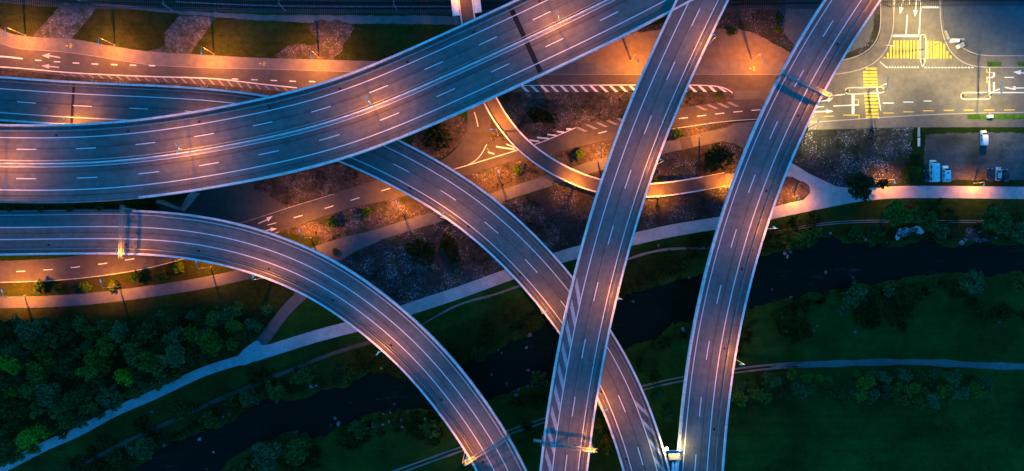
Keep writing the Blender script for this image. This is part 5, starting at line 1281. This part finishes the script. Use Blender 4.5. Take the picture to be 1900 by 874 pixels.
C_ = np.stack([gr.uniform(-172, 172, 60000), gr.uniform(-82, 30, 60000)], 1); sdc = sdist(C_, riv); k_ = (sdc < .9) & (sdc > -16); C_, sdc = C_[k_], sdc[k_]
pts = []
path_pts = np.concatenate([p2p.P[:, :2], p1p.P[:, :2]])
for (x, y), d in zip(C_, sdc):
    n1 = noise.noise((x * .09, y * .09, 1)) + .5 * noise.noise((x * .3, y * .3, 6))
    if d > .9 or d < -16: continue
    if n1 < -.25 + .055 * max(0, -d) : continue
    if np.min(np.sum((path_pts - (x, y)) ** 2, axis=1)) < 2.6 ** 2: continue
    pts.append((x, y, -.12 if d < -.5 else -1.0))
tufts('bank_growth', pts, M['bank_growth'], .35, 1.1, 3, 8, .5)
beds = [[(900, 172), (1160, 171), (1358, 171), (1361, 186), (1258, 201), (1071, 236), (950, 268), (912, 240)], [(518, 432), (634, 391), (760, 361), (868, 325), (1010, 288), (1245, 240), (1348, 226), (1228, 265), (916, 357), (760, 405), (584, 457)],
        [(630, 482), (707, 446), (826, 406), (934, 374), (990, 372), (1000, 440), (940, 497), (752, 564)], [(920, 380), (1124, 296), (1240, 284), (1375, 275), (1360, 345), (1340, 400), (1182, 430), (990, 480)], [(1468, 306), (1500, 241), (1695, 237), (1695, 338), (1575, 348), (1503, 323)],
        [(1150, 65), (1260, -20), (1460, -20), (1452, 70), (1381, 55)], [(440, 330), (640, 280), (720, 330), (534, 385), (474, 353)]]
pts = []
for bd in beds:
    B_ = np.array([list(W(*q)[:2]) for q in bd]); lo, hi = B_.min(0), B_.max(0); n = int((hi - lo).prod() * 1.6); Q = np.stack([gr.uniform(lo[0], hi[0], n), gr.uniform(lo[1], hi[1], n)], 1)
    for (x, y), d in zip(Q, sdist(Q, B_)):
        if d > .3 and noise.noise((x * .2, y * .2, 2)) + .6 * noise.noise((x * .8, y * .8, 3)) > .22: pts.append((x, y, .03))
tufts('weeds', pts, M['weeds'], .15, .5, 4, 6, .3)
pts = []
Q = np.stack([gr.uniform(-60, 172, 5200), gr.uniform(-82, -5, 5200)], 1); Q = Q[sdist(Q, riv) < -1]
for x, y in Q:
    if noise.noise((x * .06, y * .1, 5)) + .5 * noise.noise((x * .4, y * .4, 8)) > .18: pts.append((x, y, -.1))
tufts('meadow_growth', pts, M['bank_growth'], .15, .45, 6, 6, .5)

# ------------------------------------------------------------------ boulders
def rock_mesh(seed):
    bm = bmesh.new(); bmesh.ops.create_icosphere(bm, subdivisions=2, radius=1.0); g = Vector((seed * 3.1, seed * 1.7, 0))
    for v in bm.verts:
        d = 1 + .38 * noise.noise(v.co * 1.1 + g) + .15 * noise.noise(v.co * 2.7 + g); v.co = Vector((v.co.x * d, v.co.y * d * .8, v.co.z * d * .6))
    me = bpy.data.meshes.new('boulder'); bm.to_mesh(me); bm.free(); me.materials.append(M['rock']); return me
ROCKS = [rock_mesh(i) for i in range(6)]
def rock(x, y, rpx, label, group, z_=-1.1):
    o = bpy.data.objects.new('boulder', ROCKS[rnd.randrange(6)]); COL.objects.link(o)
    o.location = W(x, y, z_); s_ = rpx / S0 * rnd.uniform(.65, 1.05); o.scale = (s_ * rnd.uniform(.8, 1.2), s_ * rnd.uniform(.8, 1.2), s_ * .8); o.rotation_euler = (0, 0, rnd.uniform(0, 6.28))
    tag(o, label, 'boulder', group); o['px'] = x; THINGS.append(o)
GR = 'boulders in and along the river'
for x, y, r_, lb in ((1532, 505, 4, 'pale boulder alone in the dark river, right of the right ramp'), (1583, 515, 4, 'second pale boulder alone in the dark river, farther right'), (1456, 470, 5, 'larger pale boulder at the bank right of the right ramp'), (1461, 476, 3.5, 'small boulder below the larger one right of the right ramp'), (1466, 467, 3.5, 'small boulder above right of the ramp boulders'), (1468, 552, 4.5, 'grey boulder at the lower bank near the right ramp'), (1432, 537, 3, 'small grey boulder in the river touching the right ramp'),
                    (1541, 433, 3.5, 'boulder on the bank at the river bend'), (1607, 444, 4, 'boulder in the small heap left of the sand bar'), (1613, 441, 3, 'smaller boulder of the small heap left of the sand bar'), (1603, 440, 2.6, 'smallest boulder of the heap left of the sand bar'), (1645, 450, 3.5, 'flat boulder just below the pale sand bar'),
                    (1784, 450, 5, 'white boulder between the two sand bars'), (1791, 445, 4.5, 'upright white boulder beside the right sand bar'), (1779, 442, 3.2, 'small boulder left of the right sand bar'), (1795, 437, 3.5, 'small grey boulder on the right sand bar'), (1848, 441, 3, 'boulder at the right end of the right sand bar'),
                    (1279, 514, 4, 'round boulder in the river left of the right ramp'), (1234, 523, 3, 'small boulder at the bank right of the straight ramp'), (1175, 559, 3.6, 'dull boulder in the river by the straight ramp lamp'), (1268, 612, 5, 'boulder on the lower bank left of the right ramp'), (1222, 455, 3, 'small stone on the path bank right of the straight ramp'),
                    (983, 622, 5.5, 'large boulder in the river left of the straight ramp'), (977, 645, 3.5, 'small boulder below the large one left of the straight ramp'), (1027, 610, 3, 'small boulder beside the straight ramp parapet'), (980, 687, 4.5, 'grey boulder at the lower bank left of the straight ramp'), (990, 692, 4, 'neighbouring grey boulder at the lower bank left of the straight ramp'), (1014, 708, 3.5, 'grey boulder right beside the straight ramp on the lower bank'), (958, 733, 4.5, 'boulder on the lower bank near the field left of the straight ramp'), (912, 695, 5, 'boulder in the river right of the curved ramp'), (924, 647, 3.6, 'boulder near the upper bank right of the curved ramp'), (931, 655, 3.2, 'small boulder near the upper bank right of the curved ramp'), (940, 712, 4, 'boulder at the lower bank right of the curved ramp'),
                    (622, 776, 5, 'tall pale boulder in the river left of the curved ramp'), (628, 787, 4, 'pale boulder below the tall one in the river'), (614, 789, 4, 'boulder left of the pale pair in the river'), (549, 804, 5.5, 'bluish boulder alone near the lower bank'), (560, 858, 2.5, 'small stone in the meadow below the river'), (370, 815, 5, 'round boulder in the river at lower left'), (396, 839, 3.5, 'small boulder in the river at lower left, right of the round one'), (384, 870, 3.5, 'small boulder at the bottom edge of the river'), (472, 838, 4, 'boulder on the lower bank in front of the wide tree'), (586, 715, 4, 'boulder below the largest tree on the left bank'), (578, 717, 4, 'second boulder below the largest tree on the left bank'), (478, 748, 4, 'boulder below the rounded tree on the left bank'), (291, 800, 5, 'boulder at the left bank near the pale tree'), (304, 826, 5, 'larger boulder at the left bank near the pale tree'), (298, 821, 3.5, 'small boulder in the left bank group by the pale tree'), (425, 768, 4, 'boulder on the left bank halfway down'), (414, 774, 3, 'smaller boulder on the left bank halfway down'), (707, 683, 4, 'boulder on the bank under the curved ramp lamp'), (650, 747, 2.5, 'tiny stone in mid river left of the curved ramp'), (732, 750, 2.5, 'tiny stone in mid river near the curved ramp'), (283, 764, 4, 'pale boulder beside the pale path at lower left'), (1510, 614, 3.5, 'bluish stone in the lower right meadow'), (1516, 605, 3.2, 'second bluish stone in the lower right meadow'), (1460, 616, 3, 'bluish stone in the meadow near the right ramp'), (1587, 616, 3, 'lone bluish stone in mid meadow'), (1855, 597, 3, 'lone bluish stone at the far right meadow'), (908, 551, 3, 'small white stone by the footway between the ramps'), (900, 553, 3.2, 'white stone by the footway between the ramps')):
    inr = sdist(np.array([[*W(x, y)[:2]]]), riv)[0] > 1
    rock(x, y, r_, lb, GR, -1.1 if inr else .08)
for i in range(34):
    x = rnd.uniform(690, 815); y = np.interp(x, [690, 740, 815], [772, 766, 770]) + rnd.uniform(-4, 26); rock(x, y, rnd.uniform(1.8, 3.6), 'grey stone of the bouldery lower bank beside the curved ramp', GR, -.7 if y < 775 else .02)
for i in range(22):
    x = rnd.uniform(960, 1040); y = np.interp(x, [960, 1040], [730, 706]) + rnd.uniform(-10, 14); rock(x, y, rnd.uniform(1.6, 3.2), 'grey stone on the lower bank left of the straight ramp', GR, -.5)
for i in range(22):
    x = rnd.uniform(1190, 1290); y = np.interp(x, [1190, 1290], [648, 602]) + rnd.uniform(-6, 22); rock(x, y, rnd.uniform(1.4, 2.8), 'grey stone on the lower bank between the ramps', GR, -.4)

# ------------------------------------------------------------------ labels that would repeat get their place in the row
ORD = ['leftmost', 'second from the left', 'third from the left', 'fourth from the left', 'fifth from the left', 'sixth from the left', 'seventh from the left', 'eighth from the left', 'ninth from the left', 'tenth from the left']
by = {}
for o in THINGS: by.setdefault(o['label'], []).append(o)
for lb, os_ in by.items():
    if len(os_) > 1 and len(os_) <= len(ORD):
        os_.sort(key=lambda o: o['px'])
        for i, o in enumerate(os_):
            o['label'] = lb + (', rightmost' if i == len(os_) - 1 else ', ' + ORD[i])
for o in THINGS: del o['px']
